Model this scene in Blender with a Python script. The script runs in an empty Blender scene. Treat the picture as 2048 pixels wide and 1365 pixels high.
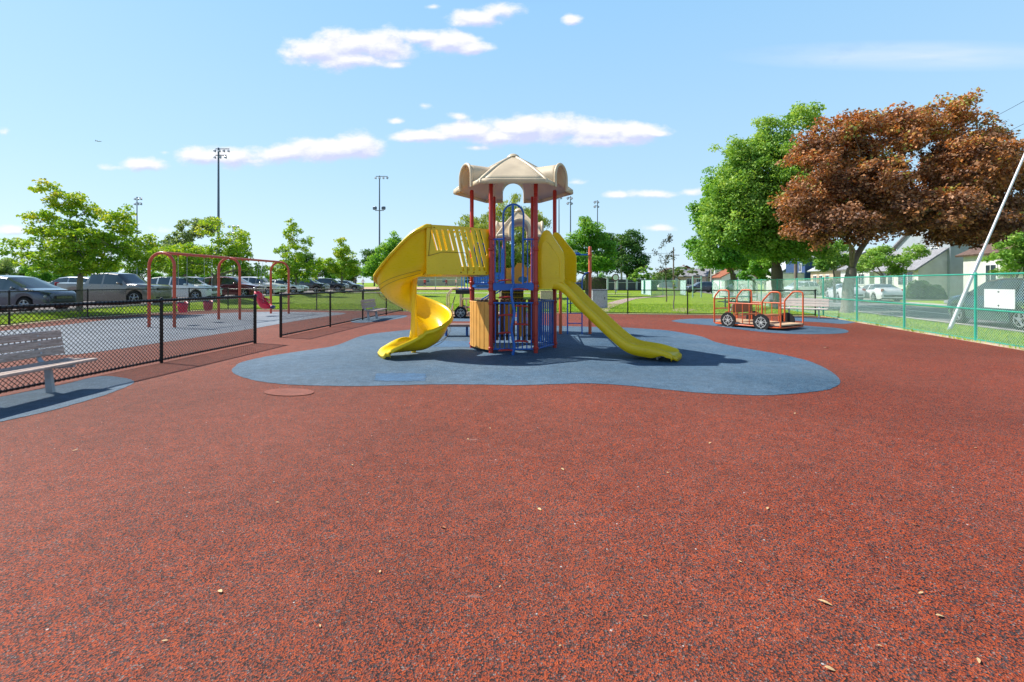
import bpy, bmesh, math, random
import numpy as np
from mathutils import Vector, Matrix
from mathutils.geometry import tessellate_polygon
R = math.radians
random.seed(7)
SC = bpy.context.scene
COL = SC.collection
# ---------------------------------------------------------------- camera
EYE = 1.55; F = 939.0; HZ = 566.0
cam_d = bpy.data.cameras.new("camera"); cam = bpy.data.objects.new("camera", cam_d); COL.objects.link(cam)
cam.location = (0, 0, EYE); cam.rotation_euler = (R(90), 0, 0)
cam_d.sensor_width = 36.0; cam_d.lens = F / 2048 * 36.0
cam_d.shift_y = -(682.5 - HZ) / 2048
cam_d.clip_start = 0.05; cam_d.clip_end = 6000
SC.camera = cam
# ---------------------------------------------------------------- light
SUN = Vector((-1.0, 0.40, 1.215)).normalized()
sd = bpy.data.lights.new("sun", 'SUN'); sd.energy = 5.0; sd.angle = R(0.5); sd.color = (1.0, 0.955, 0.88)
so = bpy.data.objects.new("sun", sd); COL.objects.link(so)
so.rotation_euler = SUN.to_track_quat('Z', 'Y').to_euler(); so.location = (-30, 20, 40)
SC.view_settings.view_transform = 'Standard'; SC.view_settings.look = 'None'
SC.view_settings.exposure = 0.54; SC.view_settings.gamma = 1.0
# ---------------------------------------------------------------- world: sky + clouds, laid out by sky direction
W = bpy.data.worlds.new("World"); SC.world = W; W.use_nodes = True
wt = W.node_tree; wt.nodes.clear()
def wn(t, **k):
    n = wt.nodes.new(t)
    for a, b in k.items(): setattr(n, a, b)
    return n
WL = wt.links.new
sky = wn('ShaderNodeTexSky', sky_type='NISHITA', sun_disc=False)
sky.sun_elevation = math.asin(SUN.z); sky.sun_rotation = math.atan2(SUN.x, SUN.y)
sky.altitude = 0; sky.air_density = 1.0; sky.dust_density = 0.6; sky.ozone_density = 1.2
tc = wn('ShaderNodeTexCoord'); sx = wn('ShaderNodeSeparateXYZ'); WL(tc.outputs['Generated'], sx.inputs[0])
def mth(op, a, b=None, c=None):
    n = wn('ShaderNodeMath', operation=op)
    for i, v in enumerate((a, b, c)):
        if v is None: continue
        if isinstance(v, (int, float)): n.inputs[i].default_value = v
        else: WL(v, n.inputs[i])
    return n.outputs[0]
ay = mth('MAXIMUM', mth('ABSOLUTE', sx.outputs[1]), 0.02)
u = mth('DIVIDE', sx.outputs[0], ay); v = mth('DIVIDE', sx.outputs[2], ay)
cb = wn('ShaderNodeCombineXYZ'); WL(u, cb.inputs[0]); WL(v, cb.inputs[1])
vs = wn('ShaderNodeVectorMath', operation='MULTIPLY'); WL(cb.outputs[0], vs.inputs[0]); vs.inputs[1].default_value = (1, 1.7, 1)
n1 = wn('ShaderNodeTexNoise'); WL(vs.outputs[0], n1.inputs['Vector']); n1.inputs['Scale'].default_value = 13; n1.inputs['Detail'].default_value = 9; n1.inputs['Roughness'].default_value = 0.58
CLOUDS = [(630,104,66,26,1),(700,88,70,30,1),(765,92,62,32,1),(700,120,85,22,.8),(790,130,26,8,.7),(845,74,52,17,1),(895,84,60,24,1),(945,97,44,14,1),
 (950,38,56,18,.75),(1000,20,40,18,.7),(1142,38,20,12,.85),(865,14,16,6,.5),
 (712,292,52,27,1.15),(650,298,70,23,1.1),(570,308,80,20,.8),(470,314,70,18,.72),(398,312,52,20,.75),(285,328,50,15,.85),(330,305,16,6,.4),(500,322,90,14,.5),
 (850,272,75,13,.95),(935,265,80,22,1),(1040,258,90,28,1.05),(1110,258,80,28,1.05),(1195,264,80,25,1.05),(1270,264,60,20,1),(1310,268,30,8,.9),(1000,272,160,18,.9),(1200,280,120,14,.8),
 (950,296,24,6,.55),(916,232,22,8,.5),(792,242,16,7,.6),(848,212,12,6,.35),
 (1310,388,52,9,.7),(1232,390,24,7,.6),(1380,385,30,8,.5),(1150,365,20,6,.4),(1312,457,30,8,.55),(25,460,30,11,.85),(320,462,36,8,.45),(10,265,10,8,.3),(230,335,34,7,.35)]
def density(shift):
    vec = cb.outputs[0]
    if shift:
        ad = wn('ShaderNodeVectorMath', operation='ADD'); WL(vec, ad.inputs[0]); ad.inputs[1].default_value = (-shift*.6, shift, 0); vec = ad.outputs[0]
    vs = wn('ShaderNodeVectorMath', operation='MULTIPLY'); WL(vec, vs.inputs[0]); vs.inputs[1].default_value = (1, 1.7, 1)
    n1 = wn('ShaderNodeTexNoise'); WL(vs.outputs[0], n1.inputs['Vector']); n1.inputs['Scale'].default_value = 14; n1.inputs['Detail'].default_value = 10; n1.inputs['Roughness'].default_value = .62
    dens = None
    for (px, py, a, b, k) in CLOUDS:
        s = wn('ShaderNodeVectorMath', operation='SUBTRACT'); WL(vec, s.inputs[0]); s.inputs[1].default_value = ((px-1024)/F, (HZ-py)/F, 0)
        m = wn('ShaderNodeVectorMath', operation='MULTIPLY'); WL(s.outputs[0], m.inputs[0]); m.inputs[1].default_value = (F/a/1.28, F/b/1.25, 0)
        l = wn('ShaderNodeVectorMath', operation='LENGTH'); WL(m.outputs[0], l.inputs[0])
        d = mth('MULTIPLY', mth('SUBTRACT', 1.0, l.outputs['Value']), k)
        dens = d if dens is None else mth('SMOOTH_MAX', dens, d, 0.12)
    return mth('ADD', dens, mth('MULTIPLY', mth('SUBTRACT', n1.outputs[0], 0.5), 1.45))
dn = density(0); dup = density(.013)
mr = wn('ShaderNodeMapRange', interpolation_type='SMOOTHSTEP'); WL(dn, mr.inputs[0]); mr.inputs[1].default_value = 0.0; mr.inputs[2].default_value = 0.55
al = mth('MULTIPLY', mth('MULTIPLY', mr.outputs[0], 0.93), mth('GREATER_THAN', sx.outputs[2], 0.0))
# a thin high streak at the upper right
st_ = wn('ShaderNodeVectorMath', operation='SUBTRACT'); WL(cb.outputs[0], st_.inputs[0]); st_.inputs[1].default_value = ((1850-1024)/F, (HZ-112)/F, 0)
sm_ = wn('ShaderNodeVectorMath', operation='MULTIPLY'); WL(st_.outputs[0], sm_.inputs[0]); sm_.inputs[1].default_value = (F/420, F/34, 0)
sl_ = wn('ShaderNodeVectorMath', operation='LENGTH'); WL(sm_.outputs[0], sl_.inputs[0])
sv_ = wn('ShaderNodeVectorMath', operation='MULTIPLY'); WL(cb.outputs[0], sv_.inputs[0]); sv_.inputs[1].default_value = (2.5, 22, 1)
sn_ = wn('ShaderNodeTexNoise'); WL(sv_.outputs[0], sn_.inputs['Vector']); sn_.inputs['Scale'].default_value = 2; sn_.inputs['Detail'].default_value = 6
sf_ = mth('MULTIPLY', mth('MAXIMUM', mth('SUBTRACT', 1.0, sl_.outputs['Value']), 0.0), mth('MULTIPLY', sn_.outputs[0], .75))
al = mth('MAXIMUM', al, sf_)
# cloud colour: sunward tops white, bases lilac
cmx = wn('ShaderNodeMapRange'); WL(mth('SUBTRACT', dn, dup), cmx.inputs[0]); cmx.inputs[1].default_value = -.32; cmx.inputs[2].default_value = .22
cc = wn('ShaderNodeMix', data_type='RGBA'); WL(cmx.outputs[0], cc.inputs['Factor'])
cc.inputs[6].default_value = (.50, .53, .73, 1); cc.inputs[7].default_value = (.77, .76, .80, 1)
# hazy blue: sky texture brought towards the pale tone of a bright, slightly milky day
SKYK = 0.125
sk = wn('ShaderNodeVectorMath', operation='SCALE'); WL(sky.outputs[0], sk.inputs[0]); sk.inputs['Scale'].default_value = SKYK
gam = wn('ShaderNodeMix', data_type='RGBA'); gam.inputs['Factor'].default_value = 0.8
WL(sk.outputs[0], gam.inputs[6])
zr = wn('ShaderNodeValToRGB'); WL(sx.outputs[2], zr.inputs[0]); e = zr.color_ramp.elements
while len(e) < 5: e.new(.5)
for i, (p, c) in enumerate(((0.0, (.50, .66, .78)), (.22, (.38, .60, .79)), (.51, (.27, .52, .79)), (.62, (.09, .21, .45)), (.85, (.02, .06, .20)))): e[i].position = p; e[i].color = (*c, 1)
WL(zr.outputs[0], gam.inputs[7])
fin = wn('ShaderNodeMix', data_type='RGBA'); WL(al, fin.inputs['Factor']); WL(gam.outputs[2], fin.inputs[6]); WL(cc.outputs[2], fin.inputs[7])
bg = wn('ShaderNodeBackground'); WL(fin.outputs[2], bg.inputs[0]); bg.inputs[1].default_value = 0.95
wo = wn('ShaderNodeOutputWorld'); WL(bg.outputs[0], wo.inputs[0])
W.cycles.sampling_method = 'MANUAL'; W.cycles.sample_map_resolution = 512
SC.cycles.max_bounces = 8; SC.cycles.transparent_max_bounces = 16
# ================================================================ helpers
def G(px, py):
    "point of the flat ground seen at a photo pixel"
    d = EYE * F / (py - HZ)
    return ((px - 1024) / F * d, d)
def XY(px, d): return (px - 1024) / F * d
def ZZ(py, d): return EYE - (py - HZ) / F * d
def ss(a, b, t):
    t = (t - a) / (b - a); t = max(0.0, min(1.0, t)); return t * t * (3 - 2 * t)
def gz(x, y):
    left = ss(-18.9, -21.3, x) * (0.16 + 0.26 * ss(20, 50, y))
    far = 0.6 * ss(30, 90, y) * ss(15, -5, x)
    return max(left, far)
def tag(o, label=None, cat=None, group=None, kind=None):
    if label: o['label'] = label
    if cat: o['category'] = cat
    if group: o['group'] = group
    if kind: o['kind'] = kind
    return o
def thing(name, label, cat, loc=(0,0,0), rz=0, group=None):
    o = bpy.data.objects.new(name, None); COL.objects.link(o); o.empty_display_size = .2
    o.location = loc; o.rotation_euler = (0, 0, rz)
    return tag(o, label, cat, group)
def copy_tree(o, parent=None):
    c = o.copy(); COL.objects.link(c)
    if parent is not None: c.parent = parent
    for ch in [x for x in ALLOBJ if x.parent == o]:
        copy_tree(ch, c)
    return c
ALLOBJ = []
class MB:
    def __init__(s): s.v = []; s.f = []; s.m = []
    def add(s, vs, fs, mi=0):
        o = len(s.v); s.v += [tuple(p) for p in vs]; s.f += [tuple(i + o for i in f) for f in fs]; s.m += [mi] * len(fs)
        return s
    def box(s, c, size, rz=0, M=None, mi=0, bev=0):
        hx, hy, hz = size[0]/2, size[1]/2, size[2]/2
        if bev > 0:
            b = min(bev, hx*.9, hy*.9, hz*.9)
            pts = []
            for z, k in ((-hz, b), (-hz+b, 0), (hz-b, 0), (hz, b)):
                x1, y1 = hx-k, hy-k; c2 = b if k == 0 else b*.5
                c2 = min(c2, x1*.9, y1*.9)
                for q in ((x1, -y1+c2), (x1, y1-c2), (x1-c2, y1), (-x1+c2, y1), (-x1, y1-c2), (-x1, -y1+c2), (-x1+c2, -y1), (x1-c2, -y1)):
                    pts.append((q[0], q[1], z))
            fs = []
            for l in range(3):
                for i in range(8): fs.append((l*8+i, l*8+(i+1)%8, (l+1)*8+(i+1)%8, (l+1)*8+i))
            fs.append(tuple(range(7, -1, -1))); fs.append(tuple(range(24, 32)))
        else:
            pts = [(x, y, z) for z in (-hz, hz) for x, y in ((-hx,-hy),(hx,-hy),(hx,hy),(-hx,hy))]
            fs = [(3,2,1,0),(4,5,6,7),(0,1,5,4),(1,2,6,5),(2,3,7,6),(3,0,4,7)]
        if M is None: M = Matrix.Rotation(rz, 3, 'Z')
        C = Vector(c)
        return s.add([C + M @ Vector(p) for p in pts], fs, mi)
    def tube(s, p0, p1, r, r1=None, n=8, mi=0, cap=True):
        return s.path([p0, p1], [r, r if r1 is None else r1], n, mi, cap)
    def path(s, pts, r, n=8, mi=0, cap=True, closed=False):
        P = [Vector(p) for p in pts]; k = len(P)
        rr = [r]*k if isinstance(r, (int, float)) else list(r)
        vs = []; nrm = None
        for i in range(k):
            if closed: t = (P[(i+1)%k] - P[i-1])
            else: t = (P[min(i+1, k-1)] - P[max(i-1, 0)])
            if t.length < 1e-9: t = Vector((0,0,1))
            t.normalize()
            if nrm is None:
                a = Vector((0,0,1)) if abs(t.z) < .9 else Vector((0,1,0))
                nrm = t.cross(a).normalized()
            else:
                nrm = (nrm - t * nrm.dot(t))
                if nrm.length < 1e-6: nrm = t.cross(Vector((.3,.5,.8)))
                nrm.normalize()
            b = t.cross(nrm)
            for j in range(n):
                a = 2*math.pi*j/n
                vs.append(P[i] + (nrm*math.cos(a) + b*math.sin(a)) * rr[i])
        fs = []
        for i in range(k if closed else k-1):
            i2 = (i+1) % k
            for j in range(n): fs.append((i*n+j, i*n+(j+1)%n, i2*n+(j+1)%n, i2*n+j))
        if cap and not closed:
            fs.append(tuple(range(n-1, -1, -1))); fs.append(tuple(range((k-1)*n, k*n)))
        return s.add(vs, fs, mi)
    def lathe(s, c, prof, n=16, mi=0, M=None):
        "prof: list of (r, z); axis z through c"
        C = Vector(c); vs = []
        for r, z in prof:
            for j in range(n):
                a = 2*math.pi*j/n; p = Vector((r*math.cos(a), r*math.sin(a), z))
                if M is not None: p = M @ p
                vs.append(C + p)
        fs = []
        for i in range(len(prof)-1):
            for j in range(n): fs.append((i*n+j, i*n+(j+1)%n, (i+1)*n+(j+1)%n, (i+1)*n+j))
        fs.append(tuple(range(n-1,-1,-1))); fs.append(tuple(range((len(prof)-1)*n, len(prof)*n)))
        return s.add(vs, fs, mi)
    def plate(s, outer, holes, th, fn, mi=0):
        "2d outline with holes; fn(u, v, w) -> 3d, w in 0..th"
        loops = [[Vector((p[0], p[1], 0)) for p in outer]] + [[Vector((p[0], p[1], 0)) for p in h] for h in holes]
        tris = tessellate_polygon(loops)
        flat = [p for l in loops for p in l]; n = len(flat)
        vs = [fn(p.x, p.y, 0) for p in flat] + [fn(p.x, p.y, th) for p in flat]
        fs = [tuple(t) for t in tris] + [tuple(i+n for i in reversed(t)) for t in tris]
        o = 0
        for l in loops:
            k = len(l)
            for i in range(k):
                a, b = o+i, o+(i+1)%k
                fs.append((a, b, b+n, a+n))
            o += k
        return s.add(vs, fs, mi)
    def grid(s, rows, mi=0, closed=False):
        k = len(rows); n = len(rows[0]); vs = [p for r in rows for p in r]; fs = []
        for i in range(k-1):
            for j in range(n if closed else n-1):
                fs.append((i*n+j, i*n+(j+1)%n, (i+1)*n+(j+1)%n, (i+1)*n+j))
        return s.add(vs, fs, mi)
    def build(s, name, mats, parent=None, smooth=None, fixn=True, off=None):
        me = bpy.data.meshes.new(name)
        vs = s.v if off is None else [(a-off[0], b-off[1], c-off[2]) for a, b, c in s.v]
        me.from_pydata(vs, [], s.f)
        if not isinstance(mats, (list, tuple)): mats = [mats]
        for m in mats: me.materials.append(m)
        if len(mats) > 1: me.polygons.foreach_set('material_index', s.m)
        if fixn:
            bm = bmesh.new(); bm.from_mesh(me); bmesh.ops.recalc_face_normals(bm, faces=bm.faces); bm.to_mesh(me); bm.free()
        if smooth is not None:
            me.polygons.foreach_set('use_smooth', [True]*len(me.polygons))
            if smooth < 179: me.set_sharp_from_angle(angle=R(smooth))
        me.update()
        o = bpy.data.objects.new(name, me); COL.objects.link(o); ALLOBJ.append(o)
        if parent is not None: o.parent = parent
        return o
def solid(o, th, off=-1):
    m = o.modifiers.new('s', 'SOLIDIFY'); m.thickness = th; m.offset = off; return o
def bevel(o, w, seg=2):
    m = o.modifiers.new('b', 'BEVEL'); m.width = w; m.segments = seg; m.limit_method = 'ANGLE'; m.angle_limit = R(40); return o
# ================================================================ materials
class NT:
    def __init__(s, name):
        s.mat = bpy.data.materials.new(name); s.mat.use_nodes = True; s.t = s.mat.node_tree
        s.t.nodes.clear(); s.out = s.n('ShaderNodeOutputMaterial')
    def n(s, t, **k):
        x = s.t.nodes.new(t)
        for a, b in k.items(): setattr(x, a, b)
        return x
    def l(s, a, b): s.t.links.new(a, b)
    def tex(s, kind, scale, detail=3, coord='Object', rough=.5, stretch=None):
        c = s.n('ShaderNodeTexCoord'); src = c.outputs[coord]
        if stretch:
            mp = s.n('ShaderNodeMapping'); s.l(src, mp.inputs[0]); mp.inputs['Scale'].default_value = stretch; src = mp.outputs[0]
        t = s.n(kind); s.l(src, t.inputs['Vector']); t.inputs['Scale'].default_value = scale
        if 'Detail' in t.inputs and kind == 'ShaderNodeTexNoise': t.inputs['Detail'].default_value = detail; t.inputs['Roughness'].default_value = rough
        return t
    def ramp(s, src, stops, interp='LINEAR'):
        r = s.n('ShaderNodeValToRGB'); r.color_ramp.interpolation = interp
        e = r.color_ramp.elements
        while len(e) < len(stops): e.new(.5)
        for i, (p, c) in enumerate(stops):
            e[i].position = p; e[i].color = (c, c, c, 1) if isinstance(c, (int, float)) else (*c[:3], 1)
        s.l(src, r.inputs[0]); return r.outputs[0]
    def mix(s, f, a, b, mode='MIX'):
        m = s.n('ShaderNodeMix', data_type='RGBA', blend_type=mode)
        for inp, x in ((m.inputs[0], f), (m.inputs[6], a), (m.inputs[7], b)):
            if isinstance(x, (int, float)): inp.default_value = x
            elif isinstance(x, tuple): inp.default_value = (*x[:3], 1)
            else: s.l(x, inp)
        return m.outputs[2]
    def bsdf(s, col, rough=.5, spec=.5, metal=0, bump=None, bs=.3, bd=.01, coat=0):
        b = s.n('ShaderNodeBsdfPrincipled')
        if isinstance(col, tuple): b.inputs['Base Color'].default_value = (*col[:3], 1)
        else: s.l(col, b.inputs['Base Color'])
        if isinstance(rough, (int, float)): b.inputs['Roughness'].default_value = rough
        else: s.l(rough, b.inputs['Roughness'])
        b.inputs['Specular IOR Level'].default_value = spec; b.inputs['Metallic'].default_value = metal
        if coat: b.inputs['Coat Weight'].default_value = coat; b.inputs['Coat Roughness'].default_value = .06
        if bump is not None:
            bp = s.n('ShaderNodeBump'); bp.inputs['Strength'].default_value = bs; bp.inputs['Distance'].default_value = bd
            s.l(bump, bp.inputs['Height']); s.l(bp.outputs[0], b.inputs['Normal'])
        s.l(b.outputs[0], s.out.inputs[0]); return b
_M = {}
def painted(name, col, rough=.4, spec=.5, var=.18, scale=6, metal=0, bump=.05, coat=0):
    "a solid coloured surface with faint mottling, wear and an orange-peel bump"
    if name in _M: return _M[name]
    t = NT(name); nz = t.tex('ShaderNodeTexNoise', scale, 5)
    f = t.ramp(nz.outputs[0], [(.3, 1-var), (.7, 1+var*.5)])
    c = t.mix(1.0, tuple(col), f, 'MULTIPLY')
    n2 = t.tex('ShaderNodeTexNoise', scale*14, 3)
    rr = t.ramp(nz.outputs[0], [(.3, max(.05, rough-.08)), (.75, min(1, rough+.14))])
    t.bsdf(c, rr, spec, metal, n2.outputs[0], bump, .004, coat)
    _M[name] = t.mat; return t.mat
def rubber(name, cols, dust, dustamt, s=210):
    t = NT(name)
    vo = t.tex('ShaderNodeTexVoronoi', s); 
    sep = t.n('ShaderNodeSeparateColor'); t.l(vo.outputs['Color'], sep.inputs[0])
    c = t.ramp(sep.outputs[0], cols, 'CONSTANT')
    # blotches where the mix holds more or less dark granulate
    nb = t.tex('ShaderNodeTexNoise', 38, 4, rough=.65)
    c = t.mix(t.ramp(nb.outputs[0], [(.50, 0.0), (.72, .45)]), c, tuple(x*.45 for x in cols[-1][1]))
    n3 = t.tex('ShaderNodeTexNoise', .55, 5, rough=.6)
    dm = t.ramp(n3.outputs[0], [(.36, 0.0), (.68, dustamt)])
    c = t.mix(dm, c, dust)
    # a light film of dust, more on one side of the yard
    tcn = t.n('ShaderNodeTexCoord'); sp = t.n('ShaderNodeSeparateXYZ'); t.l(tcn.outputs['Object'], sp.inputs[0])
    mr = t.n('ShaderNodeMapRange'); t.l(sp.outputs[0], mr.inputs[0]); mr.inputs[1].default_value = 4; mr.inputs[2].default_value = -8
    mr.inputs[3].default_value = 0.0; mr.inputs[4].default_value = .38
    c = t.mix(mr.outputs[0], c, dust)
    # pale specks
    v2 = t.tex('ShaderNodeTexVoronoi', 11)
    sp2 = t.ramp(v2.outputs['Distance'], [(.05, 1.0), (.07, 0.0)])
    s2 = t.n('ShaderNodeSeparateColor'); t.l(v2.outputs['Color'], s2.inputs[0])
    g = t.n('ShaderNodeMath', operation='GREATER_THAN'); t.l(s2.outputs[1], g.inputs[0]); g.inputs[1].default_value = .82
    g2 = t.n('ShaderNodeMath', operation='MULTIPLY'); t.l(g.outputs[0], g2.inputs[0]); t.l(sp2, g2.inputs[1])
    c = t.mix(g2.outputs[0], c, (.55, .5, .46))
    sc = t.tex('ShaderNodeTexNoise', 3.1, 8, rough=.72, stretch=(.6, 2.2, 1)); sc2 = t.tex('ShaderNodeTexNoise', .8, 2)
    g3 = t.n('ShaderNodeMath', operation='MULTIPLY'); t.l(t.ramp(sc.outputs[0], [(.64, 0.0), (.70, .55)]), g3.inputs[0]); t.l(t.ramp(sc2.outputs[0], [(.48, 0.0), (.60, 1.0)]), g3.inputs[1])
    c = t.mix(g3.outputs[0], c, tuple(min(.6, x*1.5+.08) for x in dust))
    nl = t.tex('ShaderNodeTexNoise', 6, 5, rough=.7)
    c = t.mix(1.0, c, t.ramp(nl.outputs[0], [(.32, .80), (.68, 1.14)]), 'MULTIPLY')
    nw_ = t.tex('ShaderNodeTexNoise', .23, 4, rough=.6)
    c = t.mix(1.0, c, t.ramp(nw_.outputs[0], [(.35, .80), (.62, 1.08)]), 'MULTIPLY')
    t.bsdf(c, .8, .22, 0, vo.outputs['Distance'], .8, .005)
    return t.mat
m_red = rubber('red_rubber', [(0, (.42, .066, .013)), (.24, (.24, .038, .015)), (.38, (.13, .040, .028)), (.47, (.050, .046, .055)), (.57, (.006, .006, .009)), (.83, (.31, .045, .013)), (.97, (.25,.20,.18))], (.20, .095, .070), .15, 150)
m_blue = rubber('blue_rubber', [(0, (.052, .125, .21)), (.35, (.085, .165, .245)), (.6, (.026, .065, .12)), (.8, (.16, .22, .28)), (.9, (.012, .026, .05))], (.19, .235, .27), .32, 150)
m_blue2 = rubber('faded_blue_rubber', [(0, (.17, .21, .27)), (.35, (.23, .27, .32)), (.6, (.11, .15, .20)), (.8, (.28, .32, .36)), (.9, (.06, .08, .11))], (.28, .30, .32), .3, 150)
m_bluep = rubber('bright_blue_rubber', [(0, (.06, .17, .32)), (.5, (.05, .13, .25)), (.8, (.12, .21, .31)), (.92, (.02,.03,.06))], (.14, .21, .30), .4)
m_redp = rubber('fresh_red_rubber', [(0, (.40, .085, .04)), (.5, (.30, .065, .04)), (.78, (.14, .06, .05)), (.9, (.03,.03,.035))], (.30, .15, .12), .4)
def grassmat():
    t = NT('grass')
    a = t.tex('ShaderNodeTexNoise', 1.1, 6, rough=.65); b = t.tex('ShaderNodeTexNoise', 22, 5, rough=.7); d = t.tex('ShaderNodeTexNoise', .07, 3)
    c = t.ramp(a.outputs[0], [(.3, (.17, .29, .015)), (.5, (.23, .35, .018)), (.72, (.33, .41, .035))])
    c = t.mix(1.0, c, t.ramp(b.outputs[0], [(.25, .45), (.7, 1.35)]), 'MULTIPLY')
    c = t.mix(t.ramp(d.outputs[0], [(.45, 0.0), (.7, .5)]), c, (.12, .22, .02))
    t.bsdf(c, .85, .15, 0, b.outputs[0], .8, .03)
    return t.mat
m_grass = grassmat()
def simple_noise(name, stops, scale, rough=.8, bump=.3, detail=6, sc2=None, bd=.01, spec=.3, stretch=None):
    if name in _M: return _M[name]
    t = NT(name); a = t.tex('ShaderNodeTexNoise', scale, detail, rough=.65, stretch=stretch)
    c = t.ramp(a.outputs[0], stops)
    b = t.tex('ShaderNodeTexNoise', sc2 or scale*8, 4)
    c = t.mix(1.0, c, t.ramp(b.outputs[0], [(.3, .82), (.7, 1.15)]), 'MULTIPLY')
    t.bsdf(c, rough, spec, 0, b.outputs[0], bump, bd)
    _M[name] = t.mat; return t.mat
m_asph = simple_noise('asphalt', [(.3, (.13, .125, .13)), (.7, (.20, .195, .195))], .8, sc2=60)
m_lot = simple_noise('lot_asphalt', [(.3, (.17, .15, .145)), (.7, (.26, .235, .225))], .5, sc2=50)
m_conc = simple_noise('concrete', [(.3, (.42, .38, .32)), (.7, (.56, .52, .46))], 1.5, sc2=30)
m_curb = simple_noise('curb_concrete', [(.3, (.48, .36, .24)), (.7, (.62, .50, .36))], 3, sc2=30)
m_dirt = simple_noise('dirt', [(.3, (.42, .26, .16)), (.7, (.58, .40, .27))], .4, sc2=10)
m_path = simple_noise('path_dirt', [(.3, (.36, .26, .22)), (.7, (.50, .38, .33))], 1, sc2=20)
m_bark = simple_noise('bark', [(.3, (.075, .055, .04)), (.7, (.17, .135, .10))], 5, sc2=25, bump=.8, bd=.03, stretch=(1,1,.25))
m_barkg = simple_noise('grey_bark', [(.3, (.13, .11, .09)), (.7, (.27, .23, .19))], 5, sc2=25, bump=.8, bd=.03, stretch=(1,1,.25))
m_post = painted('red_post_paint', (.46, .030, .018), .32, .5, .15, 3)
m_orange = painted('orange_paint', (.66, .115, .03), .4, .5, .15, 5)
m_swing = painted('swing_red_paint', (.55, .075, .035), .38, .5, .15, 4)
m_blu = painted('blue_paint', (.012, .12, .46), .3, .5, .15, 4)
m_blk = painted('black_vinyl', (.007, .007, .009), .32, .4, .1, 8)
m_grn = painted('green_vinyl', (.03, .36, .25), .35, .5, .15, 5)
m_grnd = painted('dark_green_paint', (.01, .09, .06), .4, .5, .15, 5)
m_yel = painted('yellow_plastic', (.86, .56, .004), .25, .5, .10, 2.2, bump=.03)
def scuffed(name, col, rough):
    t = NT(name); n = t.tex('ShaderNodeTexNoise', 1.6, 6, rough=.6); s = t.tex('ShaderNodeTexNoise', 26, 6, rough=.7, stretch=(.35, 1, 2.2)); g = t.tex('ShaderNodeTexNoise', 7, 7, rough=.75)
    c = t.mix(1.0, tuple(col), t.ramp(n.outputs[0], [(.3, .90), (.7, 1.05)]), 'MULTIPLY')
    c = t.mix(t.ramp(s.outputs[0], [(.60, 0.0), (.75, .28)]), c, (.80, .62, .16))
    c = t.mix(t.ramp(g.outputs[0], [(.60, 0.0), (.74, .30)]), c, (.34, .22, .03))
    t.bsdf(c, t.ramp(s.outputs[0], [(.35, rough), (.7, rough+.2)]), .5, 0, s.outputs[0], .04, .003); return t.mat
m_yel = scuffed('worn_yellow_plastic', (.88, .58, .004), .24)
m_tanroof = painted('tan_plastic', (.66, .53, .36), .45, .45, .12, 2.5, bump=.04)
m_tan = painted('tan_orange_plastic', (.74, .38, .085), .5, .4, .12, 4)
m_brn = painted('brown_and_shaded_tan', (.20, .105, .06), .5, .4, .12, 4)  # plain brown on doors; on the back slats, tan with shade in the colour
m_org2 = painted('orange_plastic', (.85, .33, .02), .4, .4, .1, 3)
m_galv = painted('galvanised', (.52, .54, .56), .4, .5, .15, 8, metal=.35)
m_alu = painted('grey_cast_metal', (.42, .47, .52), .5, .5, .15, 10, metal=.2)
m_pole = painted('pole_steel', (.11, .14, .19), .5, .5, .15, 2, metal=.3)
m_white = painted('white_paint', (.78, .78, .77), .5, .4, .1, 3)
m_rubb = painted('black_rubber', (.018, .018, .02), .8, .3, .2, 10)
m_rim = painted('alloy', (.45, .46, .48), .3, .5, .1, 10, metal=.8)
m_darkplastic = painted('dark_plastic', (.02, .021, .024), .5, .4, .1, 10)
m_swred = painted('red_seat_plastic', (.72, .015, .05), .35, .5, .1, 4)
m_perf = painted('black_coating', (.02, .02, .022), .5, .4, .1, 10)
m_navy = painted('navy_plastic', (.05, .05, .14), .45, .4, .1, 4)
m_glass = None
def glassy(name, col, rough=.06):
    t = NT(name); n = t.tex('ShaderNodeTexNoise', 1.2, 3)
    c = t.ramp(n.outputs[0], [(.35, tuple(x*.6 for x in col)), (.7, col)])
    t.bsdf(c, rough, .9, 0); return t.mat
m_glass = glassy('dark_glass', (.05, .075, .09))
m_lens = glassy('lamp_lens', (.55, .56, .58), .1)
m_tail = glassy('tail_lens', (.45, .01, .01), .15)
def woodmat(name, a, b, k):
    t = NT(name); n = t.tex('ShaderNodeTexNoise', 7, 7, rough=.65, stretch=k)
    c = t.ramp(n.outputs[0], [(.25, a), (.5, tuple((x+y)/2 for x, y in zip(a, b))), (.75, b)])
    w = t.tex('ShaderNodeTexNoise', 30, 3, stretch=k)
    c = t.mix(1.0, c, t.ramp(w.outputs[0], [(.35, .72), (.6, 1.1)]), 'MULTIPLY')
    t.bsdf(c, .75, .25, 0, n.outputs[0], .5, .01); return t.mat
m_wood = woodmat('weathered_wood', (.26, .18, .14), (.70, .57, .50), (.9, 9, 9))
m_wood2 = woodmat('bleached_wood', (.46, .38, .33), (.70, .62, .56), (.9, 9, 9))
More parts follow.
